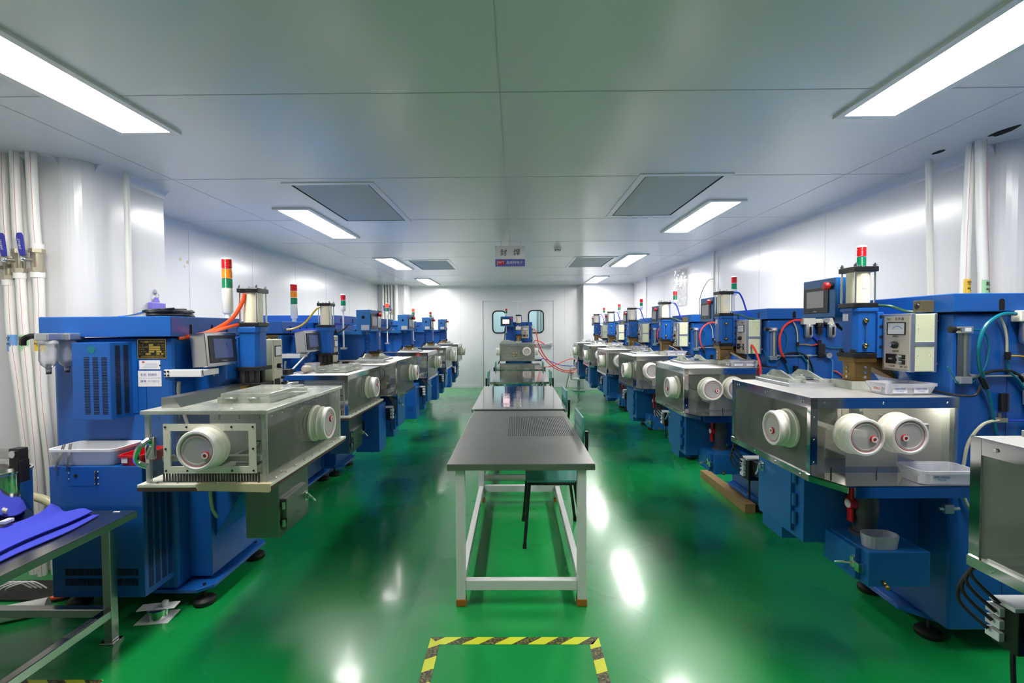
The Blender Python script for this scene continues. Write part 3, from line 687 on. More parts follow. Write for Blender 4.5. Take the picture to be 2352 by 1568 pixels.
    for z in (.54, .63, .74): obj('hinge', B().cyl((.155, .06, z), (.155, .06, z+.06), .012, 12), 'blue2', cc)
    latch(cc, -.12, .05, .74, .9)
    obj('solenoid_valves', B().box(-.36, -.29, .06, .15, .60, .72, .003).box(-.30, -.19, .08, .12, .64, .72), 'black', P)
    vb = B()
    for z in (.65, .685, .72): vb.box(-.365, -.325, .045, .075, z-.033, z-.008, .002)
    vb.box(-.36, -.29, .05, .16, .721, .732, .002); obj('valve_caps', vb, 'tray', P)
    cbk = B()
    for i in range(4): cbk.tube([(-.35+.01*i, .04, .64+.03*i), (-.41+.012*i, .01, .70+.03*i), (-.39+.012*i, .06, .81+.008*i), (-.30, .14, .838)], .005)
    cbk.tube([(-.33, .09, .62), (-.32, .08, .56), (-.315, .08, .48)], .006); obj('valve_cables', cbk, 'rubber', P)
    # drop box with its pipe and valve
    db = obj('drop_box', B().box(.19, .45, .20, .46, .39, .54, .003), 'blue2', P); key(db, 'dropbox')
    obj('drop_box_door', B().box(.2, .405, .175, .2, .4, .535, .002), 'blue2', db)
    obj('drop_box_latch', B().box(.405, .43, .17, .2, .44, .48, .002).box(.385, .405, .165, .177, .45, .50, .002).tube([(.395, .165, .47), (.37, .14, .46), (.345, .13, .445)], .006), 'chrome', db)
    obj('drain_cock', B().cyl((.45, .26, .415), (.475, .255, .41), .006, 8).cyl((.475, .255, .41), (.492, .25, .405), .009, 8), 'brass', db)
    dp = obj('drain_pipe', B().lathe([(.062, .54), (.062, .552), (.046, .555), (.046, .62), (.052, .63), (.052, .70), (.046, .71), (.046, .838)], (.265, .32, 0), (0, 0, 1), 24), 'darkgrey', P); key(dp, 'dropbox')
    obj('valve_handle', B().box(.25, .28, .245, .262, .595, .765, .006).lathe([(.026, 0), (.026, .03)], (.265, .272, .68), (0, -1, 0), 20), 'red', dp)
    obj('handle_cap', B().lathe([(.019, .0305), (.019, .033), (0, .033)], (.265, .272, .68), (0, -1, 0), 20), 'white', dp)
    # pneumatics on the near flank
    xs = .322
    fm = obj('flow_meter', B().box(xs, xs+.03, .668, .718, 1.245, 1.275, .002), 'alu', P)
    obj('meter_head', B().box(xs, xs+.03, .668, .718, 1.468, 1.498, .002), 'alu', fm)
    obj('flow_tube', B().box(xs+.004, xs+.024, .672, .714, 1.275, 1.468), 'acry', fm)
    obj('float_tube', B().cyl((xs+.014, .7, 1.275), (xs+.014, .7, 1.468), .006, 10), 'clearhose', fm)
    obj('flow_knob', B().lathe([(.006, 0), (.006, .02), (.016, .022), (.016, .04), (0, .042)], (xs+.015, .668, 1.485), (0, -1, 0), 10), 'black', fm)
    obj('flow_label', B().box(xs+.03, xs+.0315, .68, .706, 1.476, 1.492), 'paper', fm)
    obj('flow_pipe', B().cyl((xs+.015, .718, 1.277), (xs+.015, 1.04, 1.279), .005, 10).cyl((xs+.015, .96, 1.278), (xs+.015, .965, 1.15), .007, 10).cyl((xs+.015, .95, 1.278), (xs+.015, .985, 1.278), .012, 8).cyl((xs+.015, .718, 1.277), (xs+.015, .75, 1.277), .01, 8), 'alu', P)
    ru = obj('air_preparation_unit', B().box(xs, xs+.045, .908, 1.0, 1.518, 1.568, .004).box(xs, xs+.045, 1.0, 1.09, 1.53, 1.562, .004).box(xs, xs+.045, 1.09, 1.165, 1.518, 1.568, .004), 'creamp', P)
    for y in (.955, 1.128):
        obj('filter_bowl', B().lathe([(.028, 0), (.03, -.01), (.03, -.085), (.02, -.1), (0, -.1)], (xs+.032, y, 1.518), (0, 0, 1), 20), 'alu', ru)
        obj('bowl_window', B().box(xs+.056, xs+.0635, y-.012, y+.002, 1.44, 1.50), 'hole', ru)
    obj('pressure_knob', B().lathe([(.022, 0), (.026, -.02), (.026, -.03), (.02, -.034), (.02, -.085), (0, -.086)], (xs+.03, 1.04, 1.53), (0, 0, 1), 20), 'black', ru)
    for y, z, r in ((1.075, 1.555, .026), (1.10, 1.282, .024)):
        gr = obj('pressure_gauge', B().lathe([(r, 0), (r, .022), (r*.9, .026), (r*.88, .022)], (xs+.03, y, z), (1, 0, 0), 24, False), 'chrome', P)
        obj('gauge_face', B().lathe([(r*.9, .0215), (0, .0215)], (xs+.03, y, z), (1, 0, 0), 24), 'white', gr)
        obj('gauge_needle', B().box(xs+.0517, xs+.0525, y-.002, y+.012, z-.001, z+.001), 'ink', gr)
    obj('relief_valve', B().box(xs, xs+.035, 1.03, 1.085, 1.265, 1.37, .006).cyl((xs+.018, 1.045, 1.37), (xs+.018, 1.045, 1.40), .016, 12), 'black', P)
    obj('hose_coupler', B().cyl((xs+.018, .87, 1.12), (xs+.018, .87, 1.2), .017, 12), 'black', P)
    hs = lambda nm, pts, r, m, k=None: key(obj(nm, B().tube([(xs+p[2] if len(p) > 2 else xs+.016, p[0], p[1]) for p in pts], r), m, P), k or 'hose')
    hs('red_air_hose', [(.9, 1.552, .03), (.831, 1.549, .035), (.755, 1.50, .045), (.722, 1.416, .05), (.737, 1.324, .04), (.765, 1.27, .03)], .008, 'redhose', 'redhose')
    obj('hose_splitter', B().cyl((xs+.025, .76, 1.275), (xs+.02, .79, 1.225), .012, 10), 'black', P); obj('hose_splitter', B().cyl((xs+.02, .88, 1.35), (xs+.02, .88, 1.385), .011, 10), 'black', P)
    hs('teal_air_hose', [(.785, 1.23), (.81, 1.178), (.83, 1.08), (.85, .98), (.86, .88)], .006, 'tealhose')
    hs('clear_air_hose', [(.84, 1.548), (.865, 1.5), (.878, 1.44), (.88, 1.365)], .005, 'clearhose')
    hs('clear_air_hose', [(.88, 1.365), (.93, 1.366), (.985, 1.358)], .004, 'yellowhose')
    hs('orange_air_hose', [(.985, 1.358), (1.02, 1.362), (1.045, 1.375)], .005, 'redhose')
    hs('green_air_hose', [(.88, 1.36), (.89, 1.3), (.93, 1.26), (.97, 1.2), (1.0, 1.1), (1.01, .95)], .006, 'tealhose')
    hs('black_air_hose', [(.77, 1.285), (.83, 1.30), (.91, 1.295), (.97, 1.24), (1.0, 1.15), (.99, 1.0), (1.0, .85)], .007, 'rubber')
    hs('green_sense_hose', [(.72, 1.485), (.78, 1.47), (.80, 1.40), (.785, 1.32), (.75, 1.27), (.70, 1.235), (.655, 1.26), (.62, 1.32)], .0035, 'tealhose')
    hs('teal_air_hose', [(1.065, 1.36), (1.10, 1.345), (1.16, 1.335), (1.25, 1.34)], .006, 'tealhose')
    hs('blue_air_hose', [(1.12, 1.27), (1.15, 1.23), (1.15, 1.15), (1.15, 1.0), (1.14, .9)], .005, 'skyhose')
    hs('orange_air_hose', [(1.15, 1.16), (1.19, 1.15), (1.24, 1.11), (1.28, 1.08)], .005, 'orangehose')
    hs('blue_air_hose', [(1.0, 1.43), (1.04, 1.39), (1.055, 1.37)], .009, 'bluehose')
    for y, z in ((.86, 1.08), (.87, .98)): obj('hose_fitting', B().box(xs, xs+.02, y-.03, y+.03, z-.01, z+.01, .002).cyl((xs+.01, y, z), (xs+.01, y, z+.03), .006, 8), 'valve', P)
    hs('clear_loop_hose', [(.85, 1.08), (.78, 1.06), (.72, .98), (.70, .88), (.69, .80), (.72, .70), (.78, .64)], .007, 'clearhose')
    hs('blue_thin_hose', [(.89, 1.08), (.94, 1.078), (1.0, 1.08)], .004, 'bluehose')
    hs('sky_loop_hose', [(.85, .98), (.80, .97), (.765, .93), (.76, .86)], .005, 'skyhose')
    obj('floor_valve', B().box(xs, xs+.02, .62, .66, .66, .70, .002).cyl((xs+.01, .60, .68), (xs+.01, .69, .68), .007, 8), 'alu', P)
    # hoses from the cylinder
    obj('cylinder_hose', B().tube([(UC+.03, VC+.055, 1.605), (UC+.08, VC+.10, 1.60), (UC+.1, VC+.16, 1.575), (.16, .66, 1.57)], .007), 'greenhose', P)
    key(obj('upper_cylinder_hose', B().tube([(UC+.055, VC+.06, 1.79), (UC+.065, VC+.1, 1.78), (UC+.07, VC+.13, 1.72), (UC+.075, VC+.16, 1.63), (UC+.08, VC+.22, 1.575)], .007), 'bluehose', P), 'uphose')
    obj('chamber_cable', B().tube([(.12, .635, 1.2), (.2, .64, 1.205), (.3, .645, 1.197), (.372, .655, 1.195), (.385, .70, 1.20), (.385, .72, 1.24)], .005), 'rubber', P)
    # louvred electrical cabinet beside the chute, seen on the left row
    lc = key(obj('electrical_cabinet', B().box(-.58, -.36, .12, .34, .34, .785, .003), 'blue', P), 'louvre')
    lb = B()
    for zc in (.44, .72):
        for i in range(5): lb.box(-.583, -.578, .16, .23, zc+i*.016, zc+i*.016+.006)
    obj('louvres', lb, 'blue2', lc)
    obj('door_lock', B().prism(rrect(.255, .285, .54, .64, .0149), 'x', -.586, -.58), 'chrome', lc)
    return P
def rect_ring_y(x0, x1, z0, z1, t, y0, y1):
    return B().box(x0, x1, y0, y1, z0, z0+t).box(x0, x1, y0, y1, z1-t, z1).box(x0, x0+t, y0, y1, z0+t, z1-t).box(x1-t, x1, y0, y1, z0+t, z1-t)

proto = make_machine()
GR = 'blue capacitor welding machines'
right_labels = ['blue welding machine cut off by the right edge of the photo, nearest the camera',
    'large blue welding machine with a lamp lit chamber, first fully seen in the right row', 'second fully seen blue welding machine in the right row, red hose arching at its flank',
    'third fully seen blue welding machine in the right row, two lamps lit in its chamber', 'fourth fully seen blue welding machine in the right row counting from the camera',
    'fifth fully seen blue welding machine in the right row, next to last', 'last blue welding machine in the right row, beside the back column']
right_y = [.95, 2.40, 3.92, 5.45, 6.97, 8.49, 10.0]
for i, y in enumerate(right_y):
    sk = {'louvre', 'led'}
    if i not in (1, 3): sk.add('chamberlamp')
    if i == 0: sk |= {'nearport'}
    if i in (2, 4): sk.add('pswitch')
    if i == 1: sk |= {'uphose'}
    m = dup(proto, (1.30, y, 0), R(-90), right_labels[i], GR, sk)
    if i == 1:
        for c in m.children:
            if c.get('part_key') == 'redhose': c.name = 'teal_air_hose'; c.material_slots[0].link = 'OBJECT'; c.material_slots[0].material = M['tealhose']
HEAD = {'weld_head', 'air_cylinder', 'cylinder_label', 'clamp_plate', 'electrode_holder', 'electrode', 'busbar', 'upper_arm', 'control_box', 'support_rod', 'cable_gland', 'cylinder_hose'}
left_labels = ['third blue welding machine in the left row, red dot lit in its chamber', 'fourth blue welding machine in the left row, its red signal lamp glowing',
    'fifth blue welding machine in the left row, next to last', 'last blue welding machine in the left row, nearest the back wall']
for i, y in enumerate((4.9, 6.5, 8.1, 9.7)):
    m = dup(proto, (-1.17, y, 0), R(90), left_labels[i], GR, {'farport', 'chamberlamp', 'pswitch', 'nearport', 'dropbox', 'splash', 'uphose'})
    for c in m.children:
        n = c.name.split('.')[0]
        if n in HEAD: c.location = (0, -.11, -.10)
        elif n in ('operator_panel', 'panel_arm'): c.location = (0, -.15, -.07)
        elif c.get('part_key') == 'tower': c.location = (0, -.09, -.10)
    if i in (1, 2):
        for c in m.children:
            for g in c.children:
                if g.get('part_key') == 'redlens': g.material_slots[0].link = 'OBJECT'; g.material_slots[0].material = M['redlit']
cm = dup(proto, (.035, 9.7, 0), 0, 'blue welding machine in the middle, facing the camera in front of the double door', GR, {'louvre', 'led', 'chamberlamp', 'redhose', 'pswitch', 'dropbox', 'nearport'})
for c in cm.children:
    for g in c.children:
        if g.get('part_key') == 'screen': g.material_slots[0].link = 'OBJECT'; g.material_slots[0].material = M['screenlit']
glove_port(cm, (.365, .3, 1.0), (1, 0, 0), .08)
gd = obj('brass_disc', B().lathe([(.052, 0), (.052, .006), (.046, .008), (0, .008)], (-.045, .012, .955), (0, -1, 0), 28), 'brassball', cm)
for a in (45, 135): pass
obj('notice', B().box(-.03, .085, .39, .396, 1.47, 1.545), 'stickyellow', cm); obj('notice_paper', B().box(-.025, .08, .387, .39, 1.482, 1.54), 'paper', cm)
def purge(o):
    for c in list(o.children): purge(c)
    bpy.data.objects.remove(o)
purge(proto)

# ---------------------------------------------------------------- the two older machines at the near end of the left row
def make_old_machine(loc, label, first):
    P = thing('welding_machine', label, 'machine', loc, R(90), GR)
    # body: local x along the row, the aisle is at -y, the camera side at -x
    UB0, UB1, VB = -.02, .56, .72
    body = obj('body', B().box(UB0, UB1, VB, 1.36, .10, 1.462, .02).box(UB0+.1, UB1-.02, .60, VB+.01, .12, .70, .006), 'blue', P)
    obj('side_panel_seam', B().box(UB0-.001, UB0, .86, .8615, .15, 1.44).box(UB0-.001, UB0, .86, 1.05, .86, .8615), 'hole', body)
    obj('panel_bolts', B().cyl((UB0, .785, 1.352), (UB0-.002, .785, 1.352), .004, 8).cyl((UB0, .785, 1.314), (UB0-.002, .785, 1.314), .004, 8), 'hole', body)
    obj('lid', B().box(UB0-.03, UB1+.02, .70, 1.40, 1.468, 1.575, .004), 'blue', P)
    for x in (.10, .28, .42):
        obj('lid_slot', B().prism([(x-.009, 1.475), (x+.009, 1.475), (x+.009, 1.525), (x+.005, 1.533), (x-.005, 1.533), (x-.009, 1.525)], 'y', .6985, .701), 'hole', P)
    obj('base_plate', B().prism([(UB0+.0, 1.38), (UB0+.0, .62), (UB0+.06, .56), (UB1, .56), (UB1+.03, .6), (UB1+.03, 1.38)], 'z', .08, .10, .003), 'blue', P)
    for x, y in ((.03, .61), (.53, .61), (.03, 1.3), (.53, 1.3)): levelling_foot(P, x, y, .08)
    obj('knee_bracket', B().prism([(.3, .76), (.3, .80), (VB+.01, .80), (VB+.01, .30), (.62, .30), (.42, .62)], 'x', .12, .5, .004), 'blue', P)
    # low side cabinet and louvred box on the camera side
    cab = obj('side_cabinet', B().box(-.215, UB0, .737, 1.20, .175, .83, .003), 'blue', P)
    obj('access_panel', B().box(-.2165, -.215, .97, 1.09, .735, .815), 'blue', cab)
    ab = B().cyl((-.222, .962, .74), (-.222, .962, .815), .003, 8); obj('panel_hinge', ab, 'darkmetal', cab)
    sb = B()
    for y, z in ((.955, .745), (.955, .775), (.955, .805), (.97, .745), (.97, .775), (.97, .805), (1.10, .77), (1.10, .80)): sb.sph((-.216, y, z), .004, 8)
    obj('panel_screws', sb, 'alu', cab)
    obj('panel_hole', B().lathe([(.009, 0), (.009, .002), (0, .002)], (-.2165, 1.065, .785), (-1, 0, 0), 16), 'hole', cab)
    vb = B()
    for col in range(4):
        for i in range(62): z = .21+i*.0093; vb.box(-.19+col*.043, -.16+col*.043, .7355, .738, z, z+.0045)
    for row in range(2):
        for i in range(46): vb.box(-.2165, -.214, .77+i*.008, .774+i*.008, .235+row*.05, .27+row*.05)
    obj('vent_slits', vb, 'hole', cab)
    vbx = obj('vent_box', B().prism([(UB0, .93), (-.13, .955), (-.13, 1.15), (UB0, 1.15)], 'z', 1.045, 1.44, .002).box(UB0-.004, UB0, .905, 1.16, 1.06, 1.445), 'blue', P)
    sb = B()
    for cx in (.985, 1.03, 1.075):
        for i in range(36): z = 1.075+i*.0082; sb.box(-.1312, -.129, cx-.014, cx+.014, z+.0, z+.0035)
    for cx in (-.095, -.055):
        for i in range(46):
            z = 1.07+i*.0078; yy = .93+.025*(UB0-cx)/(.11)-.0015; sb.box(cx-.012, cx+.012, yy-.003, yy+.004, z, z+.0034)
    obj('vent_slits', sb, 'hole', vbx)
    obj('worn_patch', B().prism([(1.05+.022*math.cos(R(a))*(1+.15*math.sin(R(5*a))), 1.405+.02*math.sin(R(a))) for a in range(0, 360, 20)], 'x', -.1312, -.13), 'tealhose', vbx)
    # name plate and paper labels
    X = UB0
    npl = obj('name_plate', B().box(X-.002, X, .748, .901, 1.352, 1.455), 'plateblack', P); npl.location = (0, 0, 0)
    obj('plate_border', rect_ring_x(.748, .901, 1.352, 1.455, .003, X-.0028, X-.0018), 'gold', npl)
    g = B().text('YHJ-', .013, (X-.002, .925, 1.447), (0, -1, 0), (0, 0, 1)).text('电容贮能式封焊机', .0118, (X-.002, .855, 1.447), (0, -1, 0), (0, 0, 1))
    for q, (a, c) in enumerate((('电   源', '~220V  50Hz'), ('最大输入功率', 'KVA'), ('电 容 量', 'μF'), ('工 作 气 压', 'kg'), ('编  号', '年  月'))):
        g.text(a, .008, (X-.002, .945, 1.431-.012*q), (0, -1, 0), (0, 0, 1), 'LEFT'); g.text(c, .008, (X-.002, .808, 1.431-.012*q), (0, -1, 0), (0, 0, 1), 'RIGHT')
    g.text('北京科信机电技术研究所', .0108, (X-.002, .877, 1.369), (0, -1, 0), (0, 0, 1)); obj('plate_print', g, 'gold', npl).location = (0, -.052, -.007)
    gb = B()
    for y0, y1, z in ((.897, .914, 1.447), (.868, .892, 1.431), (.832, .892, 1.419), (.832, .892, 1.407), (.825, .853, 1.395), (.864, .892, 1.395), (.884, .91, 1.383), (.835, .853, 1.383), (.816, .826, 1.383)): gb.box(X-.0026, X-.0019, y0, y1, z-.0046, z+.0046)
    obj('plate_blanks', gb, 'gold', npl).location = (0, -.052, -.007)
    st = obj('paper_sticker', B().box(X-.0012, X, .845, .957, 1.302, 1.35), 'paper', P); st.location = (0, -.062, -.008)
    obj('sticker_print', B().prism([(.935+.008*math.cos(R(a)), 1.341+.005*math.sin(R(a))) for a in range(0, 360, 20)], 'x', X-.0018, X-.0012), 'redink', st)
    lb = B()
    for i in range(6): lb.box(X-.0016, X-.0012, .86, .94-.004*i, 1.31+i*.0045, 1.3108+i*.0045)
    obj('sticker_lines', lb, 'purpleink', st)
    lb2 = obj('paper_label', B().box(X-.0012, X, .84, .965, 1.214, 1.298), 'paper', P); lb2.location = (0, -.062, -.012)
    tx = '编号: T110015' if first else '编号: T110016'
    if first: obj('label_print', B().text('名称: 封焊机', .0165, (X-.0013, .953, 1.277), (0, -1, 0), (0, 0, 1), 'LEFT').text(tx, .0165, (X-.0013, .953, 1.242), (0, -1, 0), (0, 0, 1), 'LEFT').box(X-.0018, X-.0012, .843, .962, 1.2595, 1.2605), 'purpleink', lb2)
    # upper arm and head
    U, V = .28, .45
    obj('upper_arm', B().prism([(.53, 1.22), (.53, 1.43), (VB+.01, 1.445), (VB+.01, 1.05)], 'x', U-.14, U+.14, .006), 'blue', P)
    h, c = .055, .02
    hx = lambda h, c: [(U-h+c, V-h), (U+h-c, V-h), (U+h, V-h+c), (U+h, V+h), (U-h, V+h), (U-h, V-h+c)]
    hd = obj('weld_head', B().prism(hx(h, c), 'z', 1.27, 1.485).prism(hx(h+.009, c), 'z', 1.485, 1.52, .004), 'blue', P)
    obj('slide_plate', B().box(U-h-.012, U+h+.012, V+h, V+h+.035, 1.27, 1.46, .003), 'blue', hd)
    sb = B()
    for z in (1.31, 1.36, 1.44): sb.cyl((U-h-.015, V+h+.016, z), (U-h-.012, V+h+.016, z), .008, 10)
    obj('plate_bolts', sb, 'darkmetal', hd)
    air_cylinder(P, U, V, 1.52, 1.745, .062, .052)
    cp = obj('clamp_plate', B().box(U-.07, U+.07, V-.07, V+.07, 1.262, 1.285, .002).box(U-.075, U+.075, V-.075, V+.08, 1.165, 1.19, .002), 'black', P)
    for x, y in ((-.03, -.03), (.03, -.03), (-.03, .03)): obj('guide_pin', B().cyl((U+x, V+y, 1.19), (U+x, V+y, 1.30), .014, 14), 'darkmetal', cp)
    obj('backing_plate', B().box(U-.05, U+.07, V+.03, V+.06, 1.19, 1.262), 'darkgrey', cp)
    eh = obj('electrode_holder', B().box(U-.12, U+.06, V-.06, V+.06, 1.14, 1.165, .002).prism([(U-.06, 1.14), (U+.055, 1.14), (U+.055, .99), (U-.035, .99), (U-.035, 1.1)], 'y', V-.05, V+.05), 'brass', P)
    obj('busbar', B().box(U-.03, U+.03, V+.05, VB, 1.14, 1.175).box(U-.14, U-.05, V-.02, V+.03, 1.165, 1.18), 'brass', eh)
    cb = obj('control_box', B().box(.43, .55, .42, .56, 1.10, 1.44, .004), 'ltgreen', P); cb.location = (0, 0, 0) if first else (-.075, .0, .0)
    obj('face_panel', B().box(.437, .545, .417, .42, 1.108, 1.432), 'beige', cb)
    obj('control_knobs', B().cyl((.49, .418, 1.27), (.49, .395, 1.27), .016, 14).cyl((.53, .418, 1.19), (.53, .4, 1.19), .009, 10).cyl((.53, .418, 1.155), (.53, .4, 1.155), .009, 10).box(.45, .53, .414, .418, 1.33, 1.40).box(.445, .50, .41, .418, 1.14, 1.19), 'black', cb)
    obj('dial_cap', B().cyl((.49, .395, 1.27), (.49, .3935, 1.27), .011, 14), 'alu', cb)
    obj('meter_dial', B().box(.456, .524, .4125, .414, 1.337, 1.393), 'paper', cb)
    # touch screen box on its white arm
    sc = obj('screen_box', B().box(0, .215, 0, .105, 0, .19, .006), 'steel', P); sc.location = (.02, .555, 1.30) if first else (.01, .52, 1.30); sc.rotation_euler = (R(-5), 0, R(-12))
    obj('screen_bezel', B().box(.018, .20, -.006, 0, .02, .172, .003), 'bezel', sc)
    obj('touch_screen', B().box(.045, .17, -.0075, -.0058, .045, .152), 'screenblue', sc)
    obj('bezel_mark', B().text('Panasonic', .009, (.11, -.006, .031), (1, 0, 0), (0, 0, 1)), 'alu', sc)
    arm = obj('screen_arm', B().box(UB0-.008, UB0+.012, .56, .76, 1.222, 1.262, .003).box(UB0-.002, .12, .56, .60, 1.226, 1.258, .003), 'white', P); arm.location = (0, 0, .03)
    obj('arm_bolts', B().cyl((UB0-.008, .735, 1.252), (UB0-.012, .735, 1.252), .005, 8).cyl((UB0-.008, .752, 1.252), (UB0-.012, .752, 1.252), .005, 8).cyl((UB0-.008, .735, 1.232), (UB0-.012, .735, 1.232), .005, 8).cyl((UB0-.008, .752, 1.232), (UB0-.012, .752, 1.232), .005, 8), 'darkmetal', arm)
    obj('screen_cable', B().tube([(.0, .70, 1.225), (.01, .71, 1.15), (.03, .70, 1.05), (.02, .66, .95)], .009), 'wire', P)
    obj('short_cable', B().tube([(.14, .60, 1.25), (.17, .62, 1.22), (.15, .64, 1.2)], .008), 'wire', P)
    signal_tower(P, .5 if first else .30, .74 if first else .76, 1.575, 1.955 if first else 1.925, ('greenlens', 'amberlens', 'redlens'), .031, False)
    tw = None
    # air hoses
    if first:
        obj('orange_air_hose', B().tube([(U-.055, V+.02, 1.71), (U-.06, V+.03, 1.66), (U-.09, V+.08, 1.56), (.16, .64, 1.49), (.08, .69, 1.466), (.03, .72, 1.46)], .011), 'orangehose', P)
        obj('orange_air_hose', B().tube([(U-.05, V+.05, 1.535), (U-.1, V+.1, 1.515), (.14, .66, 1.48), (.06, .705, 1.466)], .010), 'orangehose', P)
    else:
        obj('yellow_air_hose', B().tube([(U-.06, V+.03, 1.71), (U-.09, V+.06, 1.68), (U-.14, V+.14, 1.56), (.08, .66, 1.51), (.02, .70, 1.50)], .009), 'yellowhose', P)
        obj('blue_air_hose', B().tube([(U-.05, V+.05, 1.50), (U-.14, V+.14, 1.50), (.1, .68, 1.48)], .008), 'bluehose', P)
    # twin filter bowls at the back corner
    fu = obj('air_filter', B().box(-.11, -.02, 1.18, 1.27, 1.452, 1.49, .006).box(-.20, -.11, 1.20, 1.27, 1.452, 1.49, .006), 'alu', P)
    for x in (-.07, -.165):
        obj('filter_bowl', B().lathe([(.034, 0), (.04, -.01), (.04, -.02), (.034, -.022), (.036, -.10), (.028, -.125), (.012, -.14), (.01, -.17), (0, -.17)], (x, 1.235, 1.455), (0, 0, 1), 20), 'frost', fu)
        obj('bowl_drain', B().cyl((x, 1.235, 1.335), (x, 1.235, 1.285), .011, 10), 'black', fu)
        obj('elbow_fitting', B().tube([(x, 1.27, 1.475), (x, 1.32, 1.475), (x-.01, 1.345, 1.46), (x-.01, 1.35, 1.43)], .014), 'black', fu)
    # glove chamber
    X0, X1, Y1, Z0, Z1 = -.43, .43, .54, .822, 1.14
    m = 'acryold'
    obj('chamber_ledge', B().box(X0-.03, X1+.03, -.025, Y1+.02, Z0-.014, Z0, .002), 'creamp', P)
    obj('ledge_board', B().box(X0-.03, X1+.03, -.022, Y1+.02, Z0-.03, Z0-.0145), 'brown', P)
    clear_box(P, X0, X1, 0, Y1, Z0, Z1-.012, m, .01, 'fns')
    if first:
        obj('chamber_top', B().box(X0-.015, X1+.015, -.012, Y1+.01, Z1-.012, Z1+.006, .002), 'acryedge', P)
        for x, y in ((X0-.002, -.002), (X1-.012, -.002), (X0-.002, Y1-.02)): obj('corner_sealant', B().box(x, x+.014, y, y+.022, Z0, Z1-.012, .003), 'acryedge', P)
        obj('masking_tape', B().prism([(-.031, Z0+.002), (-.031, Z0-.028), (-.026, Z0-.034), (.29, Z0-.026), (.30, Z0+.002)], 'x', X0-.0335, X0-.030).prism([(X0-.033, -.03), (X0-.033, .29), (X0+.005, .285), (X0, -.028)], 'z', Z0, Z0+.002), 'tapebeige', P)
        wf = obj('window_frame', rect_ring_x(.045, .455, .865, 1.085, .03, X0-.008, X0), 'creamp', P)
        sb = B()
        for y in (.055, .15, .35, .445):
            for z in (.877, 1.072): sb.lathe([(.005, 0), (.004, .003), (0, .003)], (X0-.008, y, z), (-1, 0, 0), 8)
        for y in (.055, .445): sb.lathe([(.005, 0), (.004, .003), (0, .003)], (X0-.008, y, .975), (-1, 0, 0), 8)
        obj('frame_screws', sb, 'darkmetal', wf)
    else:
        obj('chamber_top', B().box(X0-.003, X1+.004, -.003, Y1+.01, Z1-.006, Z1+.002), 'brushed', P)
        obj('chamber_frame', B().box(X0-.004, X1+.004, -.006, -.003, Z1-.036, Z1+.002).box(X0-.006, X0-.003, -.004, Y1+.01, Z1-.036, Z1+.002)
            .box(X0-.003, X0+.022, -.005, -.001, Z0, Z1).box(X0-.005, X0-.001, -.003, .022, Z0, Z1).box(X1-.02, X1+.003, -.005, -.001, Z0, Z1), 'mirror', P)
    sb = B()
    for i in range(9):
        x = X0+.05+i*.095; sb.cyl((x, -.012, Z0), (x, -.012, Z0+.008), .005, 8)
        sb.cyl((x, -.002, Z1-.03), (x, .006, Z1-.03), .003, 6)
    for i in range(6):
        y = .03+i*.09; sb.cyl((X0-.015, y, Z0), (X0-.015, y, Z0+.008), .005, 8).cyl((X0+.004, y, Z1-.035), (X0+.004, y, Z1-.013), .0025, 6)
    obj('ledge_screws', sb, 'chrome', P)
    if first: glove_port(P, (X0-.002, .258, .985), (-1, 0, 0), .088, off=(.04, -.02))
    else: pass
    glove_port(P, (.07, 0, .985), (0, -1, 0), .088, off=(.02, .02))
    if first: glove_port(P, (X1, .30, .985), (1, 0, 0), .088)
    # inside
    obj('inner_panel', B().box(-.37, .0, .05, .056, .84, 1.125), 'interior', P)
    ib = B().box(-.06, .10, .16, .50, Z0, 1.09, .002).box(-.33, -.12, .1, .48, Z0, .85, .002).box(-.39, -.36, .05, .5, .905, .93, .002).box(.15, .34, .2, .42, Z0, .92, .002).box(.0, .42, Y1-.012, Y1-.004, Z0, 1.12)
    obj('inner_partition', ib, 'interior', P)
    mo = obj('feed_motor', B().box(-.37, -.31, .36, .43, .98, 1.03, .003).box(-.31, -.2, .37, .42, .985, 1.02, .003), 'darkgrey', P)
    cbk = B()
    for i in range(3): cbk.tube([(-.37, .41+.008*i, .99), (-.385, .42+.01*i, .95), (-.37, .40+.012*i, .90), (-.34, .38+.02*i, .86)], .005)
    cbk.tube([(-.2, .2, .95), (-.1, .12, .93), (.1, .1, .88), (.2, .12, .95), (.25, .2, .9)], .003); obj('inner_cables', cbk, 'rubber', P)
    obj('inner_rail', B().box(-.42, .1, .24, .26, .88, .9).box(-.3, -.1, .14, .22, .86, .875, .002).cyl((-.25, .18, .88), (-.12, .2, .93), .006, 8), 'alu', P)
    eb = B()
    for i in range(34): eb.box(X0+.012, X0+.016, .04+i*.013, .047+i*.013, Z0, Z0+.04)
    obj('side_comb', eb, 'darkmetal', P)
    # hatch, guard rail
    ht = obj('hatch', B().box(-.24, .16, .08, .34, Z1+.006, Z1+.032, .002), 'acryedge', P)
    obj('hatch_cover', B().box(-.235, .13, .085, .325, Z1+.032, Z1+.052, .002), 'acryedge', ht)
    sb = B()
    for y in (.13, .24): sb.cyl((-.244, y, Z1+.03), (-.244, y+.06, Z1+.03), .004, 8)
    obj('hatch_hinge', sb, 'alu', ht)
    obj('hatch_latch', B().box(.16, .20, .18, .25, Z1+.006, Z1+.03, .003).tube([(.18, .22, Z1+.03), (.19, .2, Z1+.05), (.2, .15, Z1+.056)], .006).cyl((.17, .19, Z1+.035), (.17, .24, Z1+.035), .007, 8), 'chrome', ht)
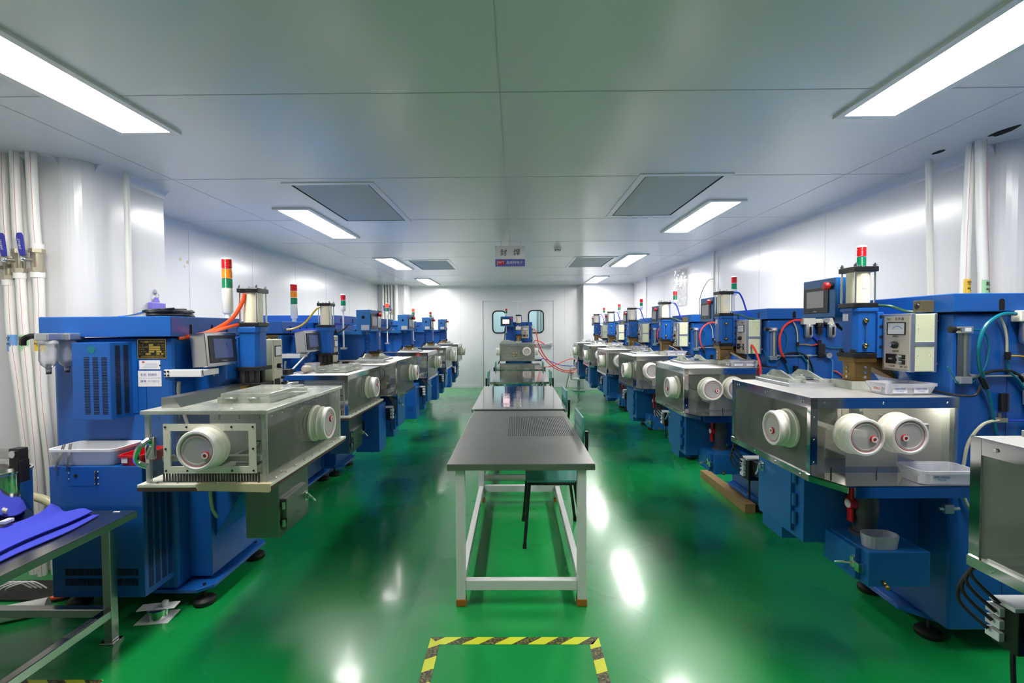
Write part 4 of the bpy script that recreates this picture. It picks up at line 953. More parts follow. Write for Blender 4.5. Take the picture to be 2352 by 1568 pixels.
    if first:
        obj('guard_rail', B().prism([(.43, Z1+.006), (.52, Z1+.006), (.52, Z1+.052), (.46, Z1+.052)], 'x', -.36, .17, .001), 'steel', P)
    else:
        obj('guard_rail', B().box(-.41, -.31, .48, .53, Z1+.006, Z1+.045, .002), 'darkmetal', P)
        obj('support_stay', B().cyl((-.33, .50, Z1+.02), (.06, .52, 1.30), .008, 10), 'alu', P)
    if first: obj('door_clamp', B().box(X0-.02, X0, .49, .53, .93, 1.03, .004).tube([(X0-.02, .51, 1.02), (X0-.05, .53, .99), (X0-.04, .55, .93), (X0-.02, .52, .90)], .012), 'chrome', P)
    # stainless chute cabinet underneath
    cc = obj('chute_cabinet', B().box(-.16, .17, .09, .26, .445, Z0-.032, .003), 'dullsteel', P)
    dr = obj('cabinet_door', B().prism([(-.13, .475), (.10, .475), (.10, .645), (-.13, .635)], 'y', .066, .09, .002), 'dullsteel', cc)
    obj('hinge', B().cyl((-.145, .075, .50), (-.145, .075, .535), .009, 10).cyl((-.145, .075, .59), (-.145, .075, .625), .009, 10), 'steel', cc)
    latch(cc, .085, .066, .575, .8)
    obj('drain_tube', B().tube([(-.1, .45, Z0-.03), (-.14, .45, .70), (-.10, .47, .58), (-.02, .5, .50)], .008), 'clearhose', P)
    return P
def rect_ring_x(y0, y1, z0, z1, t, x0, x1):
    return B().box(x0, x1, y0, y1, z0, z0+t).box(x0, x1, y0, y1, z1-t, z1).box(x0, x1, y0, y0+t, z0+t, z1-t).box(x0, x1, y1-t, y1, z0+t, z1-t)
m1 = make_old_machine((-1.11, 2.46, 0), 'older blue welding machine nearest on the left, with a hazy acrylic chamber and orange hose', True)
m2 = make_old_machine((-1.32, 4.03, 0), 'older blue welding machine second on the left, with steel framed chamber and yellow hose', False)

# ---------------------------------------------------------------- pipes on the walls and columns
def wall_pipe(pts, r, label, group, valve=None, line=True, sticker=None, st_z=1.25, side=1, socket=True):
    P = thing('pipe', label, 'pipe', (0, 0, 0), 0, group)
    obj('pipe_run', B().tube(pts, r, 14), 'pipe', P)
    if line:
        q = [(p[0]+r*.62*side, p[1]-r*.82, p[2]) for p in pts]; obj('colour_line', B().tube(q, r*.045, 6), 'redline', P)
    at = lambda z: pos_at(pts, z)
    if valve:
        c = at(valve); x, y = c.x, c.y
        v = obj('ball_valve', B().cyl((x, y, valve-.07), (x, y, valve-.045), r*1.45, 6).cyl((x, y, valve-.045), (x, y, valve+.045), r*1.1, 16).cyl((x, y, valve+.045), (x, y, valve+.07), r*1.45, 6).cyl((x, y, valve), (x-.02, y-.05, valve), .012, 12), 'valve', P)
        obj('pipe_socket', B().cyl((x, y, valve-.105), (x, y, valve-.07), r*1.25, 16), 'pipe', P); obj('pipe_socket', B().cyl((x, y, valve+.07), (x, y, valve+.10), r*1.2, 16), 'pipe', P)
        hx, hy = x-.022, y-.056
        obj('valve_nut', B().cyl((hx, hy+.01, valve), (hx, hy-.012, valve), .015, 6).cyl((hx, hy, valve), (hx, hy-.018, valve), .007, 8), 'chrome', v)
        hb = B().prism([(-.013, .02), (.013, .02), (.016, .05), (.017, .14), (.01, .158), (-.01, .158), (-.017, .14), (-.016, .05)], 'y', -.006, .006, .002, Matrix.Translation((hx, hy-.004, valve)) @ Matrix.Rotation(R(-7), 4, 'Y'))
        h = obj('valve_handle', hb, 'bluehandle', v)
        obj('handle_lettering', B().text('JABVAT', .019, (hx-.012, hy-.0105, valve+.09), (-.11, 0, .99), (-.99, 0, -.11)), 'white', h)
    if sticker:
        c = at(st_z); mt, txt = sticker
        sb = B()
        rr = r*1.03
        pr = []
        for a in range(-150, 1, 15): pr.append((c.x+rr*math.cos(R(a)), c.y+rr*math.sin(R(a))))
        inn = [(c.x+(p[0]-c.x)*.97, c.y+(p[1]-c.y)*.97) for p in pr][::-1]
        sb.prism(pr+inn, 'z', st_z-.05, st_z+.05)
        s = obj('flow_sticker', sb, mt, P)
        obj('sticker_text', B().text(txt[0], .026, (c.x, c.y-rr-.001, st_z+.025), (1, 0, 0), (0, 0, 1)).text(txt[1], .026, (c.x, c.y-rr-.001, st_z-.012), (1, 0, 0), (0, 0, 1)), 'ink', s)
    return P
def pos_at(pts, z):
    P = [Vector(p) for p in pts]
    for a, b in zip(P, P[1:]):
        if min(a.z, b.z) <= z <= max(a.z, b.z): return a.lerp(b, (z-a.z)/(b.z-a.z)) if a.z != b.z else a
    return P[-1]
GL = 'white valve pipes by the left column'
wall_pipe([(-3.10, 2.80, CZ), (-3.10, 2.80, 2.2), (-3.085, 2.80, 1.85), (-3.07, 2.79, 1.5), (-3.03, 2.79, 1.1), (-3.0, 2.80, .6), (-2.99, 2.80, .0)], .026, 'leftmost of four white pipes at the left column, blue sticker', GL, 1.885, True, ('stickblue', '空气'), 1.43)
wall_pipe([(-3.06, 2.85, CZ), (-3.03, 2.85, 2.2), (-3.02, 2.85, 1.85), (-3.01, 2.85, 1.5), (-2.99, 2.85, 1.1), (-2.95, 2.85, .0)], .020, 'thinner white pipe hidden behind the valves at the left column', GL, None, False)
wall_pipe([(-3.01, 2.785, CZ), (-3.01, 2.785, 2.2), (-3.0, 2.785, 1.85), (-2.985, 2.78, 1.5), (-2.96, 2.78, 1.1), (-2.93, 2.78, .6), (-2.92, 2.78, 0)], .024, 'white pipe with dark blue valve handle and green sticker at the left column', GL, 1.925, True, ('stickgreen', '氮气'), 1.43)
wall_pipe([(-2.925, 2.80, CZ), (-2.92, 2.80, 2.2), (-2.905, 2.80, 1.85), (-2.905, 2.80, 1.5), (-2.90, 2.795, 1.1), (-2.865, 2.80, .6), (-2.85, 2.80, 0)], .027, 'white pipe with a faded violet valve handle and yellow sticker at the left column', GL, 1.93, True, ('stickyellow', '空气'), 1.43)
wall_pipe([(-2.66, 3.17, CZ), (-2.66, 3.17, 0)], .018, 'single slim white pipe on the aisle face of the left column', None, None, False)
wall_pipe([(2.70, 3.06, CZ), (2.715, 3.06, 2.1), (2.735, 3.06, 1.6), (2.74, 3.06, 1.0)], .019, 'single slim white pipe on the right wall behind the nearest cylinder', None, None, False)
GRP = 'paired white pipes on the right wall'
wall_pipe([(2.72, 2.80, CZ), (2.705, 2.80, 2.1), (2.70, 2.80, 1.7), (2.70, 2.80, .9)], .025, 'white pipe with a yellow arrow sticker on the right wall', GRP, None, True, ('stickyellow', '空气'), 1.73, -1)
wall_pipe([(2.72, 2.745, CZ), (2.735, 2.745, 2.1), (2.755, 2.745, 1.7), (2.76, 2.745, .9)], .026, 'white pipe with a green sticker on the right wall', GRP, None, True, ('stickgreen', '氮气'), 1.72, 1)
wall_pipe([(2.81, 6.57, CZ), (2.81, 6.57, .9)], .02, 'white pipe on the right wall above the second machine cylinder', None, None, False)
wall_pipe([(2.81, 9.95, CZ), (2.81, 9.95, .9)], .02, 'thin white pipe at the far right corner beyond the hanging film', None, None, False)
GF = 'white pipes on the far left column'
for i, (x, lab) in enumerate(((-3.22, 'leftmost white pipe on the far left column'), (-3.15, 'second white pipe from the left on the far left column'), (-3.08, 'third white pipe from the left on the far left column'), (-3.01, 'fourth white pipe from the left on the far left column'))):
    p = wall_pipe([(x, 11.24, CZ), (x, 11.24, .02)], .02 if i else .026, lab, GF, 1.92 if i in (1, 3) else None, False)
wall_pipe([(-2.90, 11.23, CZ), (-2.90, 11.23, .02)], .042, 'thickest white pipe on the far left column', GF, None, False)
wall_pipe([(-2.70, 11.24, CZ), (-2.70, 11.24, .02)], .024, 'white pipe at the right edge of the far left column', GF, None, False)

# plastic film and wire on the right wall
b = B(); bm = b.bm; rows = []
for i in range(15):
    z = 2.50-.62*i/14; rows.append([bm.verts.new((XR-.03-.012*math.sin(i*1.7+j*2.1)-.008*math.cos(j*3+i), 8.28-.075*j+.012*math.sin(i*.9), z)) for j in range(9)])
for i in range(14):
    for j in range(8): f = bm.faces.new((rows[i][j], rows[i][j+1], rows[i+1][j+1], rows[i+1][j])); f.smooth = True
ret = bmesh.ops.solidify(bm, geom=bm.faces[:], thickness=.002)
tag(obj('plastic_film', b, 'film'), 'crinkled clear plastic film hanging on the right wall from the ceiling', 'plastic film')
tag(obj('loose_wire', B().tube([(2.70, 6.33, 2.16), (2.68, 6.45, 2.15), (2.66, 6.6, 2.02), (2.64, 6.66, 1.85), (2.63, 6.6, 1.66)], .004), 'rubber'), 'loose black wire curling up behind a signal lamp at the right wall', 'wire')
# filler spots
b = B()
for y, z, r in ((4.63, 2.215, .018), (4.73, 2.20, .018), (4.69, 2.15, .012)): b.lathe([(r, 0), (r, .0012), (0, .0012)], (XL, y, z), (1, 0, 0), 16)
t = tag(obj('filler_spots', b, 'tapebeige'), 'three cream filler spots on the left wall high beside the column', 'wall patch')

# ---------------------------------------------------------------- work tables down the middle
def leg_table(name, label, x0, x1, y0, y1, z, top, frame, lx, inset, rails, group, caps, lip=.035, leg=.048):
    T = thing(name, label, 'table', ((x0+x1)/2, (y0+y1)/2, 0), 0, group)
    w, l = (x1-x0)/2, (y1-y0)/2
    obj('tabletop', B().box(-w, w, -l, l, z-lip, z, .003), top, T)
    px, py = w-lx, l-inset
    for sx in (-1, 1):
        for sy in (-1, 1):
            lg = obj('leg', B().box(sx*px-leg/2, sx*px+leg/2, sy*py-leg/2, sy*py+leg/2, .03, z-lip, .004), frame, T)
            if caps: obj('foot_cap', B().box(sx*px-leg/2-.003, sx*px+leg/2+.003, sy*py-leg/2-.003, sy*py+leg/2+.003, 0, .04, .004), caps, lg)
    for zr in rails:
        h = .055
        for sx in (-1, 1): obj('side_rail', B().box(sx*px-leg/2+.005, sx*px+leg/2-.005, -py+leg/2, py-leg/2, zr, zr+h, .003), frame, T)
        for sy in (-1, 1): obj('cross_rail', B().box(-px+leg/2, px-leg/2, sy*py-leg/2+.005, sy*py+leg/2-.005, zr, zr+h, .003), frame, T)
    return T
GT = 'work tables in a line down the middle'
T1 = leg_table('work_table', 'nearest work table with matt steel top and white frame', -.37, .42, 2.435, 4.02, .78, 'tabletop', 'white', .068, .04, (.085,), GT, 'orangecap')
pb = B()
for i in range(34):
    for j in range(16):
        x = -.075+i*.0131; y = -.15+j*.0435
        pb.box(x-.0022, x+.0022, y, y+.033, .7801, .7806)
obj('perforated_patch', pb, 'hole', T1)
T2 = leg_table('work_table', 'second work table with a mirror bright wavy steel top, right behind the white framed table', -.395, .455, 4.08, 5.72, .785, 'wavy', 'steel', .09, .08, (.12,), GT, 'rubber', .03, .035)
T3 = leg_table('work_table', 'third work table with a shiny film covered top between two teal chairs', -.375, .485, 6.18, 7.72, .785, 'wavy', 'steel', .09, .08, (.12,), GT, 'rubber', .03, .035)
T4 = leg_table('work_table', 'farthest work table with shiny top, just before the middle welding machine', -.35, .49, 8.02, 9.45, .79, 'wavy', 'steel', .09, .08, (.12,), GT, 'rubber', .03, .035)

# chairs
def make_chair(loc, rz, label):
    """local -x faces the table"""
    C = thing('work_chair', label, 'chair', loc, rz, 'teal chairs at the middle tables')
    obj('seat', B().prism(rrect(-.19, .19, -.21, .21, .04), 'z', .445, .462, .003), 'teal', C)
    bk = B().prism([(-.2, .70), (.2, .70), (.2, .89), (-.2, .89)], 'x', .195, .212, .004, None); obj('backrest', bk, 'teal', C)
    f = B()
    for s in (-1, 1): f.tube([(-.17, s*.2, .435), (.15, s*.2, .435)], .011, 10)
    f.tube([(-.17, -.2, .435), (-.17, .2, .435)], .011, 10).tube([(.15, -.2, .435), (.15, .2, .435)], .011, 10); obj('seat_frame', f, 'black', C)
    for sx, sy in ((-1, -1), (-1, 1), (1, -1), (1, 1)):
        top = (-.165 if sx < 0 else .145, sy*.2, .435); bot = (-.20 if sx < 0 else .2, sy*.225, .02)
        lg = obj('leg', B().tube([top, bot], .0115, 12), 'black', C); obj('leg_tip', B().cyl((bot[0]+.001*sx, bot[1], .0), (bot[0], bot[1], .03), .014, 12), 'rubber', lg)
    for s in (-1, 1): obj('back_post', B().tube([(.15, s*.2, .435), (.19, s*.21, .5), (.222, s*.215, .65), (.225, s*.215, .80)], .0125, 10), 'black', C)
    return C
for (x, y, rz, lab) in ((.255, 3.34, 0, 'teal chair tucked under the nearest table on its right side'), (.295, 4.72, 0, 'teal chair at the right side of the mirror topped second table'),
        (.30, 6.72, 0, 'teal chair at the right side of the third table'), (-.19, 6.72, 180, 'teal chair at the left side of the third table'),
        (.30, 8.55, 0, 'teal chair at the right side of the farthest table'), (-.165, 8.55, 180, 'teal chair at the left side of the farthest table')):
    make_chair((x, y, 0), R(rz), lab)

# hazard tape on the floor
def tape_strip(P, pts, u0, name='tape_strip', flip=1):
    b = B(); bm = b.bm; uv = bm.loops.layers.uv.new('uv')
    vs = [bm.verts.new((p[0], p[1], .0012)) for p in pts]; f = bm.faces.new(vs)
    for lp, (u, v) in zip(f.loops, u0): lp[uv].uv = (u, v)
    bmesh.ops.recalc_face_normals(bm, faces=[f])
    bmesh.ops.solidify(bm, geom=[f], thickness=.001)
    return obj(name, b, 'tape', P)
P = thing('floor_tape', 'yellow and black striped tape outline on the floor in front of the nearest table', 'floor tape', (0, 0, 0))
tape_strip(P, [(-.375, 2.152), (.36, 2.152), (.395, 2.203), (-.42, 2.203)], [(.3, 0), (4.98, 0), (5.2, -.45), (0, -.45)][:4])
tape_strip(P, [(-.42, .9), (-.368, .9), (-.370, 2.15), (-.42, 2.2)], [(0, 0), (.33, -.2), (8.0, 0), (8.3, .2)])
tape_strip(P, [(.342, .9), (.395, .9), (.395, 2.2), (.345, 2.15)], [(0, .2), (-.33, .4), (8.0, .4), (8.0, .2)])
P = thing('floor_tape', 'piece of yellow and black striped tape on the floor at the bench foot, bottom left', 'floor tape', (0, 0, 0))
tape_strip(P, [(-2.2, 1.88), (-1.78, 1.88), (-1.78, 1.93), (-2.2, 1.93)], [(0, 0), (2.6, 0), (2.6, .45), (0, .45)])

# ---------------------------------------------------------------- bench and the things on it, near left
Bn = thing('steel_bench', 'low stainless bench in the near left corner carrying a blue towel', 'bench', (0, 0, 0))
bz = .625
obj('bench_top', B().box(-3.1, -1.85, .7, 2.215, bz-.035, bz, .003), 'steel', Bn)
for x, y in ((-1.955, 2.17), (-1.955, .78), (-3.0, 2.17), (-3.0, .78)):
    lg = obj('leg', B().box(x-.02, x+.02, y-.02, y+.02, .012, bz-.035, .003), 'steel', Bn); obj('foot_plate', B().box(x-.035, x+.035, y-.03, y+.03, 0, .012, .002), 'steel', lg)
obj('side_rail', B().box(-1.975, -1.935, .8, 2.15, .13, .17, .003), 'steel', Bn)
obj('cross_rail', B().box(-2.98, -1.975, 2.15, 2.19, .13, .17, .003), 'steel', Bn)
obj('edge_scale_mark', B().box(-1.95, -1.92, 2.19, 2.2, bz, bz+.0005), 'paper', Bn)
# towel: folded cloth sheet
def cloth(outline_fn, nx, ny, m, thick):
    b = B(); bm = b.bm; g = [[bm.verts.new(outline_fn(i/(nx-1), j/(ny-1))) for j in range(ny)] for i in range(nx)]
    for i in range(nx-1):
        for j in range(ny-1): f = bm.faces.new((g[i][j], g[i+1][j], g[i+1][j+1], g[i][j+1])); f.smooth = True
    bmesh.ops.recalc_face_normals(bm, faces=bm.faces)
    bmesh.ops.solidify(bm, geom=bm.faces[:], thickness=thick)
    return b
def towel_layer(dx, dz, amp, ph):
    def f(s, t):
        c = [(-2.26, 1.45), (-1.94, 1.45), (-1.985, 2.15), (-2.19, 2.13)]
        x = (c[0][0]*(1-s)+c[1][0]*s)*(1-t)+(c[3][0]*(1-s)+c[2][0]*s)*t; y = (c[0][1]*(1-s)+c[1][1]*s)*(1-t)+(c[3][1]*(1-s)+c[2][1]*s)*t
        z = bz+dz+amp*(math.sin(7*s+ph+3*t)*.5+.5)*(.3+.7*t)+.05*math.exp(-((s-.2)**2/.02+(t-.95)**2/.003))*(1 if dz > .01 else 0)
        return (x+dx+.012*math.sin(9*t+ph), y+.010*math.sin(11*s+ph), z)
    return f
tw = thing('towel', 'bright blue folded towel spread on the near left bench', 'towel', (0, 0, 0))
obj('towel_layer', cloth(towel_layer(.02, .008, .006, 1), 26, 18, 'towel', .004), 'towel', tw)
obj('towel_layer', cloth(towel_layer(-.02, .024, .010, 0), 30, 22, 'towel', .005), 'towel', tw)
# stainless pot with a lever arm
Pt = thing('steel_pot', 'stainless pressure pot with a hinged clamp arm, cut by the left edge of the photo', 'pot', (-2.335, 2.06, bz), 0)
Pt.scale = (1, 1, 1.18)
obj('pot_wall', B().lathe([(0, 0), (.094, 0), (.097, .006), (.097, .20), (.102, .203), (.102, .21), (.092, .21), (.092, .012), (0, .012)], (0, 0, 0), (0, 0, 1), 40), 'mirror', Pt)
obj('pot_lid', B().lathe([(.09, .20), (.08, .222), (.04, .236), (0, .238)], (0, 0, 0), (0, 0, 1), 32), 'steel', Pt)
obj('clamp_arm', B().box(-.09, .07, -.012, .012, .255, .29, .003), 'steel', Pt)
cl = obj('clamp_bracket', B().box(.055, .105, -.02, .02, .205, .295, .004).box(.096, .108, -.02, .02, .165, .25, .002), 'darkmetal', Pt)
obj('clamp_pin', B().cyl((.08, -.03, .275), (.08, .03, .275), .014, 14), 'chrome', Pt)
tag(obj('eraser', B().box(-2.225, -2.20, 1.945, 1.985, bz+.045, bz+.06, .003, None), 'white'), 'small white block lying by the foot of the steel pot', 'eraser')
# basin, tweezers and red bin on the low side cabinet of the nearest left machine
def tub(name, label, cat, x0, x1, y0, y1, z0, h, flare, t, m, rim=.008, r=.03, group=None, base=.0):
    P = thing(name, label, cat, ((x0+x1)/2, (y0+y1)/2, z0), 0, group); w, l = (x1-x0)/2, (y1-y0)/2
    b = B(); bm = b.bm
    def ring(dw, z, rr): return [bm.verts.new((p[0], p[1], z)) for p in rrect(-w+dw, w-dw, -l+dw, l-dw, max(rr, .004), 4)]
    R_ = [ring(flare, 0, r), ring(0, h-.012, r), ring(-rim, h-.012, r+rim), ring(-rim, h, r+rim), ring(t, h, r), ring(flare+t, t, r)]
    n = len(R_[0])
    for a, c in zip(R_, R_[1:]):
        for i in range(n): f = bm.faces.new((a[i], a[(i+1) % n], c[(i+1) % n], c[i])); f.smooth = False
    bm.faces.new(R_[0][::-1]); bm.faces.new(R_[-1]); bmesh.ops.recalc_face_normals(bm, faces=bm.faces)
    obj('tub_wall', b, m, P); return P
CZ1 = .831
tub('plastic_basin', 'white plastic basin on the low cabinet of the nearest left machine', 'basin', -2.32, -1.985, 2.25, 2.428, CZ1, .085, .02, .004, 'tray')
red = tub('parts_bin', 'small red parts bin beside the white basin', 'bin', -1.965, -1.85, 2.25, 2.43, CZ1, .055, .008, .004, 'red', .005, .008)
obj('bin_label', B().box(-.045, -.015, -.0905, -.0885, .015, .04), 'paper', red)
GTw = 'steel tweezers leaning on the white basin'
for x, dx, lab in ((-2.265, .03, 'tilted steel tweezers leaning on the left of the white basin'), (-2.205, .002, 'upright steel tweezers leaning on the white basin, the right one')):
    b = B()
    for s in (-1, 1): b.prism([(-.001, 0), (.001, 0), (.004, .07), (.0028, .135), (-.0028, .135), (-.004, .07)], 'y', -.0012+s*.0006*0, .0012, 0, Matrix.Translation((x+s*.002, 2.228, CZ1-.02)) @ Matrix.Rotation(math.atan2(dx, .13)+s*.02, 4, 'Y') @ Matrix.Rotation(R(-10), 4, 'X'))
    tag(obj('tweezers', b, 'steel'), lab, 'tweezers', GTw)
# cable coil and clip on the lid of the nearest left machine
b = B(); pts = []
random.seed(3)
for i in range(64):
    a = i/64*2*math.pi*6; k = i/64
    pts.append((-1.97+.06*math.cos(a)+.02*math.sin(a*.37), 2.62+.14*math.sin(a)+.03*math.cos(a*.7), 1.583+.005*(i//11)+.010*(1+math.sin(a+1))*k))
cc = thing('cable_coil', 'coil of black cable lying on the lid of the nearest left machine', 'cable', (0, 0, 0))
obj('cable_bundle', b.tube(pts, .0065, 8, 3), 'rubber', cc)
for nm, m, dz, q in (('yellow_wire', 'yellowhose', 0, -.06), ('blue_wire', 'bluehose', .004, -.03), ('green_wire', 'tealhose', .008, 0)):
    obj(nm, B().tube([(-2.16+q, 2.53, 1.579), (-2.10, 2.54, 1.585+dz), (-2.03, 2.53, 1.60+dz), (-1.97, 2.53, 1.61+dz)], .002, 6), m, cc)
cp = thing('wall_pouch', 'purple plastic holder hanging from a clear hook on the left column', 'holder', (-2.72, 3.47, 1.60), 0)
obj('pouch', B().box(.002, .03, -.07, .07, -.02, .11, .004).prism([(-.03, .11), (.03, .11), (.012, .15), (-.012, .15)], 'x', .008, .016), 'purple', cp)
obj('clip_wire', B().tube([(.012, -.02, .145), (.012, -.025, .17), (.012, 0, .185), (.012, .025, .17), (.012, .02, .145)], .002, 6), 'chrome', cp)
obj('suction_hook', B().lathe([(.02, .0), (.016, .006), (.008, .01), (0, .016)], (.0, 0, .19), (1, 0, 0), 16), 'frost', cp)
# under the bench: ribbed hose, pipe, orange hose, papers
tag(obj('ribbed_hose', B().tube([(-2.78, 2.39, .58), (-2.66, 2.39, .625), (-2.56, 2.39, .63), (-2.47, 2.395, .60), (-2.40, 2.40, .52), (-2.36, 2.405, .35)], .021, 14), 'spring'), 'ribbed translucent hose curving behind the bench to the nearest left machine', 'hose')
tag(obj('floor_pipe', B().cyl((-3.1, 2.10, .041), (-2.50, 2.40, .041), .04, 20), 'pipe'), 'white pipe lying on the floor under the near left bench', 'pipe')
tag(obj('orange_hose', B().tube([(-2.78, 2.34, .013), (-2.60, 2.46, .028), (-2.45, 2.58, .02), (-2.3, 2.72, .013)], .012, 10), 'orangehose'), 'orange hose lying on the floor under the near left bench', 'hose')
wr = B()
for i in range(4): wr.tube([(-3.0+.03*i, 2.50+.02*i, .02), (-2.95+.03*i, 2.54, .06), (-2.88+.035*i, 2.58, .07), (-2.80+.03*i, 2.6, .02)], .004, 6)
tag(obj('white_wires', wr, 'pipe'), 'bundle of white wires on the steel sheet under the near left bench', 'wire')
tag(obj('steel_sheet', B().box(-3.3, -2.52, 2.50, 2.70, .0, .012, .001), 'darkmetal'), 'dark steel sheet lying on the floor behind the near left bench', 'sheet')
def paper(x0, x1, y0, y1, z, rz, label):
    b = B().box(-(x1-x0)/2, (x1-x0)/2, -(y1-y0)/2, (y1-y0)/2, 0, .0012, 0, Matrix.Translation(((x0+x1)/2, (y0+y1)/2, z)) @ Matrix.Rotation(rz, 4, 'Z'))
    return tag(obj('paper_sheet', b, 'paper'), label, 'paper', 'paper sheets under the nearest left machine')
paper(-1.96, -1.80, 2.30, 2.42, .0005, R(8), 'white paper sheet on the floor under the small glass dish')
dish = tag(obj('glass_dish', B().lathe([(0, .002), (.044, .002), (.046, .004), (.046, .045), (.044, .045), (.044, .006), (0, .006)], (-1.87, 2.36, 0), (0, 0, 1), 28).lathe([(0, .05), (.048, .05), (.048, .04), (.05, .04), (.05, .053), (0, .053)], (-1.87, 2.36, 0), (0, 0, 1), 28), 'chrome'), 'round lidded glass dish standing on the paper by the levelling foot', 'dish')
p2 = paper(-1.97, -1.79, 2.335, 2.40, .0545, R(10), 'folded white paper lying on top of the round dish')
tag(obj('plastic_stopper', B().lathe([(.016, 0), (.016, .02), (.012, .024), (0, .024)], (-1.85, 2.375, .0565), (0, 0, 1), 18), 'white'), 'small white cap on the folded paper above the dish', 'cap')
tag(obj('rail_ruler', B().box(-1.972, -1.94, 1.95, 2.08, .1703, .1713), 'alu'), 'short metal strip lying on the bench side rail', 'strip')

# ---------------------------------------------------------------- loose trays on and under the right hand machines
GTr = 'clear plastic parts trays on the right chambers'
def labelled_tray(x0, x1, y0, y1, z, label, labels=True, h=.052, m='frost'):
    t = tub('parts_tray', label, 'tray', x0, x1, y0, y1, z, h, .012, .003, m, .006, .02, GTr)
    w, l = (x1-x0)/2, (y1-y0)/2
    if labels:
        for i, (xx, tx, mt) in enumerate(((-.5*w, '封焊上电极', 'blueink'), (.35*w, '封焊下电极', 'blueink'))):
            s = obj('tray_label', B().box(xx-.032, xx+.032, -l+.003, -l+.0045, .01, .038), 'paper', t)
            obj('label_print', B().text(tx, .010, (xx, -l+.003, .028), (1, 0, 0), (0, 0, 1)).text('T110015', .009, (xx, -l+.003, .017), (1, 0, 0), (0, 0, 1)), mt, s)
        s = obj('tray_label', B().box(-w+.003, -w+.0045, -.025, .03, .01, .036), 'paper', t)
        obj('label_print', B().text('封焊20', .014, (-w+.003, 0, .023), (0, -1, 0), (0, 0, 1)), 'redink', s)
    return t
ordn = ['on the nearest fully seen right chamber', 'on the second right chamber under the red tube', 'on the third fully seen right chamber', 'on the fourth fully seen right chamber', 'on the fifth fully seen right chamber', 'on the chamber of the last right machine']
for i, y in enumerate(right_y[1:]):
    labelled_tray(1.69, 1.915, y-.30, y-.16, 1.1875, 'clear plastic tray with paper labels '+ordn[i])
tb = tub('parts_tray', 'clear plastic tray with paper label on the low steel shelf at right', 'tray', 1.66, 1.90, 1.885, 2.02, .847, .06, .012, .003, 'frost', .006, .02, GTr)
s = obj('tray_label', B().box(-.07, -.0, -.0645, -.063, .014, .045), 'paper', tb); obj('label_print', B().text('封焊下模底座', .0105, (-.035, -.0645, .035), (1, 0, 0), (0, 0, 1)).text('TO-05', .012, (-.035, -.0645, .022), (1, 0, 0), (0, 0, 1)), 'blueink', s)
obj('loose_screw', B().cyl((.03, .0, .035), (.06, .015, .03), .005, 8), 'chrome', tb)
tub('cut_bottle', 'clear cut off plastic container standing on the blue drop box of the first right machine', 'container', 1.515, 1.66, 1.965, 2.05, .5405, .055, .004, .002, 'frost', .0005, .04)
tub('cut_bottle', 'small clear container on the drop box of the third right machine', 'container', 1.515, 1.66, 5.015, 5.10, .5405, .055, .004, .002, 'frost', .0005, .04)
wb = tag(obj('timber_block', B().box(1.845, 1.93, 3.70, 4.60, 0, .075, .003), 'wood'), 'raw timber beam on the floor under the second right machine', 'timber')
tag(obj('red_tube', B().tube([(1.86, 3.648, 1.36), (1.865, 3.62, 1.335), (1.868, 3.575, 1.28), (1.872, 3.54, 1.20), (1.87, 3.53, 1.13)], .0085, 10), 'redhose'), 'red rubber tube hanging from the control box of the second right machine', 'hose')
# white bits on the second left chamber
t = thing('wrapped_bundle', 'plastic wrapped yellow bundle on the second left chamber', 'bundle', (-1.73, 3.80, 1.146), R(75)); t.scale = (.8, .8, .8)
obj('wrapped_roll', B().lathe([(.0, -.06), (.03, -.055), (.036, -.02), (.034, .03), (.03, .055), (0, .06)], (0, 0, .036), (1, .3, 0), 18), 'tapebeige', t)
obj('film_wrap', B().lathe([(.0, -.1), (.02, -.09), (.042, -.04), (.038, .0), (.042, .05), (.02, .10), (0, .105)], (0, 0, .04), (1, .3, 0), 14), 'film', t)
tub('clear_box', 'small clear plastic box beside the wrapped bundle on the second left chamber', 'box', -1.80, -1.70, 3.91, 4.0, 1.146, .07, .006, .003, 'frost', .003, .012)
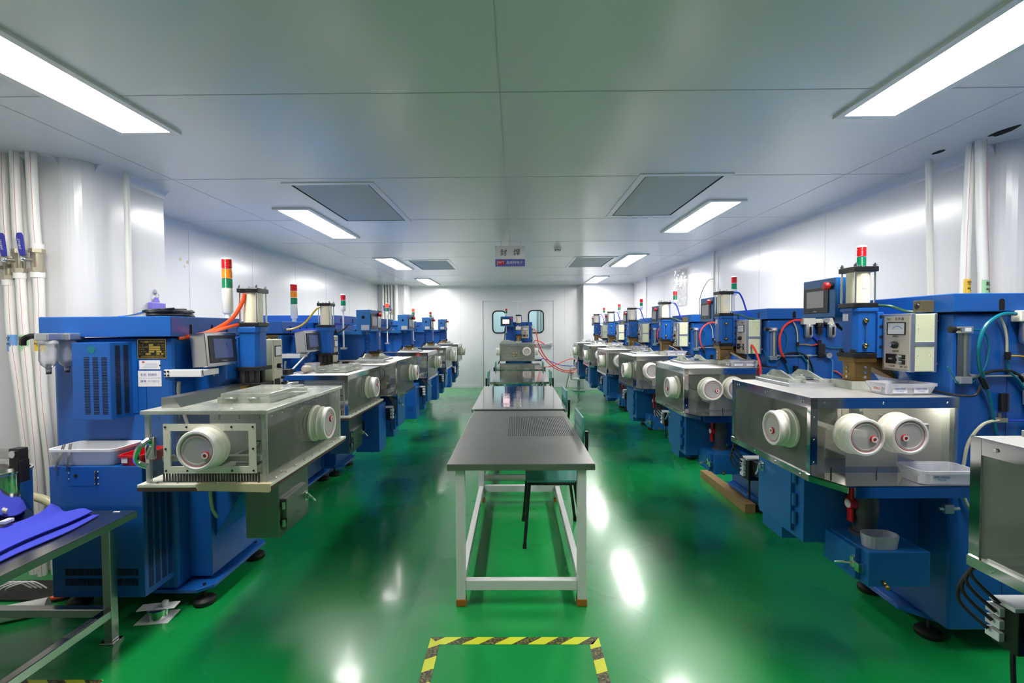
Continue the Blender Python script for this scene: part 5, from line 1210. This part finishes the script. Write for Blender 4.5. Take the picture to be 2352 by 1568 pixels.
# low white pipework with a red wheel by the last right machine
wp = thing('water_pipe', 'white floor pipe with a small red valve wheel beside the last right machine', 'pipe', (0, 0, 0))
WY = 11.0
obj('pipe_run', B().tube([(1.60, WY, .29), (1.40, WY, .29), (1.35, WY, .29), (1.335, WY, .32), (1.33, WY, .54), (1.345, WY, .56), (1.56, WY, .565)], .03, 14), 'pipe', wp)
obj('pipe_branch', B().cyl((1.54, WY, .3), (1.54, WY, .56), .013, 10), 'pipe', wp)
vw = obj('valve_wheel', B().lathe([(.03, -.006), (.038, -.006), (.038, .006), (.03, .006), (.03, -.006)], (1.33, WY-.06, .43), (0, -1, 0), 20), 'red', wp)
obj('wheel_spokes', B().box(1.298, 1.362, WY-.065, WY-.055, .425, .435).cyl((1.33, WY, .43), (1.33, WY-.06, .43), .008, 8), 'red', vw)
obj('stand_base', B().box(1.36, 1.64, WY-.12, WY+.12, 0, .03, .004), 'alu', wp)
obj('stand_post', B().box(1.47, 1.53, WY-.03, WY+.03, .03, .262), 'alu', wp)
obj('support_strut', B().tube([(1.31, WY, .56), (1.22, WY, .2), (1.19, WY, .02)], .011, 8), 'alu', wp)

# red and blue hoses from the middle machine across to it
GH = 'hoses between the middle machine and the right row'
hose = lambda pts, r, m, lab: tag(obj('air_hose', B().tube(pts, r, 8), m), lab, 'hose', GH)
hose([(.405, 10.42, 1.50), (.47, 10.42, 1.40), (.52, 10.42, 1.15), (.68, 10.5, .85), (.95, 10.7, .60), (1.2, 10.85, .50), (1.42, 10.92, .53)], .011, 'redhose', 'red hose sagging from the middle machine shoulder to the white floor pipe')
hose([(.405, 10.42, 1.20), (.48, 10.42, 1.05), (.68, 10.5, .78), (.95, 10.7, .55), (1.25, 10.85, .46), (1.48, 10.92, .50)], .009, 'redhose', 'lower red hose from the middle machine flank to the white floor pipe')
hose([(.55, 10.6, .62), (.8, 10.65, .62), (1.05, 10.75, .70), (1.3, 10.85, .78), (1.52, 10.9, .74), (1.60, 10.93, .62)], .009, 'redhose', 'red hose looping up behind the white floor pipe')
hose([(.55, 10.55, .80), (.66, 10.6, .80), (.85, 10.7, .72), (1.1, 10.8, .63), (1.55, 10.93, .60)], .009, 'bluehose', 'dark blue hose from the farthest table to the white floor pipe')
hose([(.425, 10.36, 1.22), (.48, 10.36, 1.23), (.6, 10.34, 1.18), (.66, 10.33, 1.13)], .009, 'redhose', 'short red hose end sticking out of the middle machine flank')
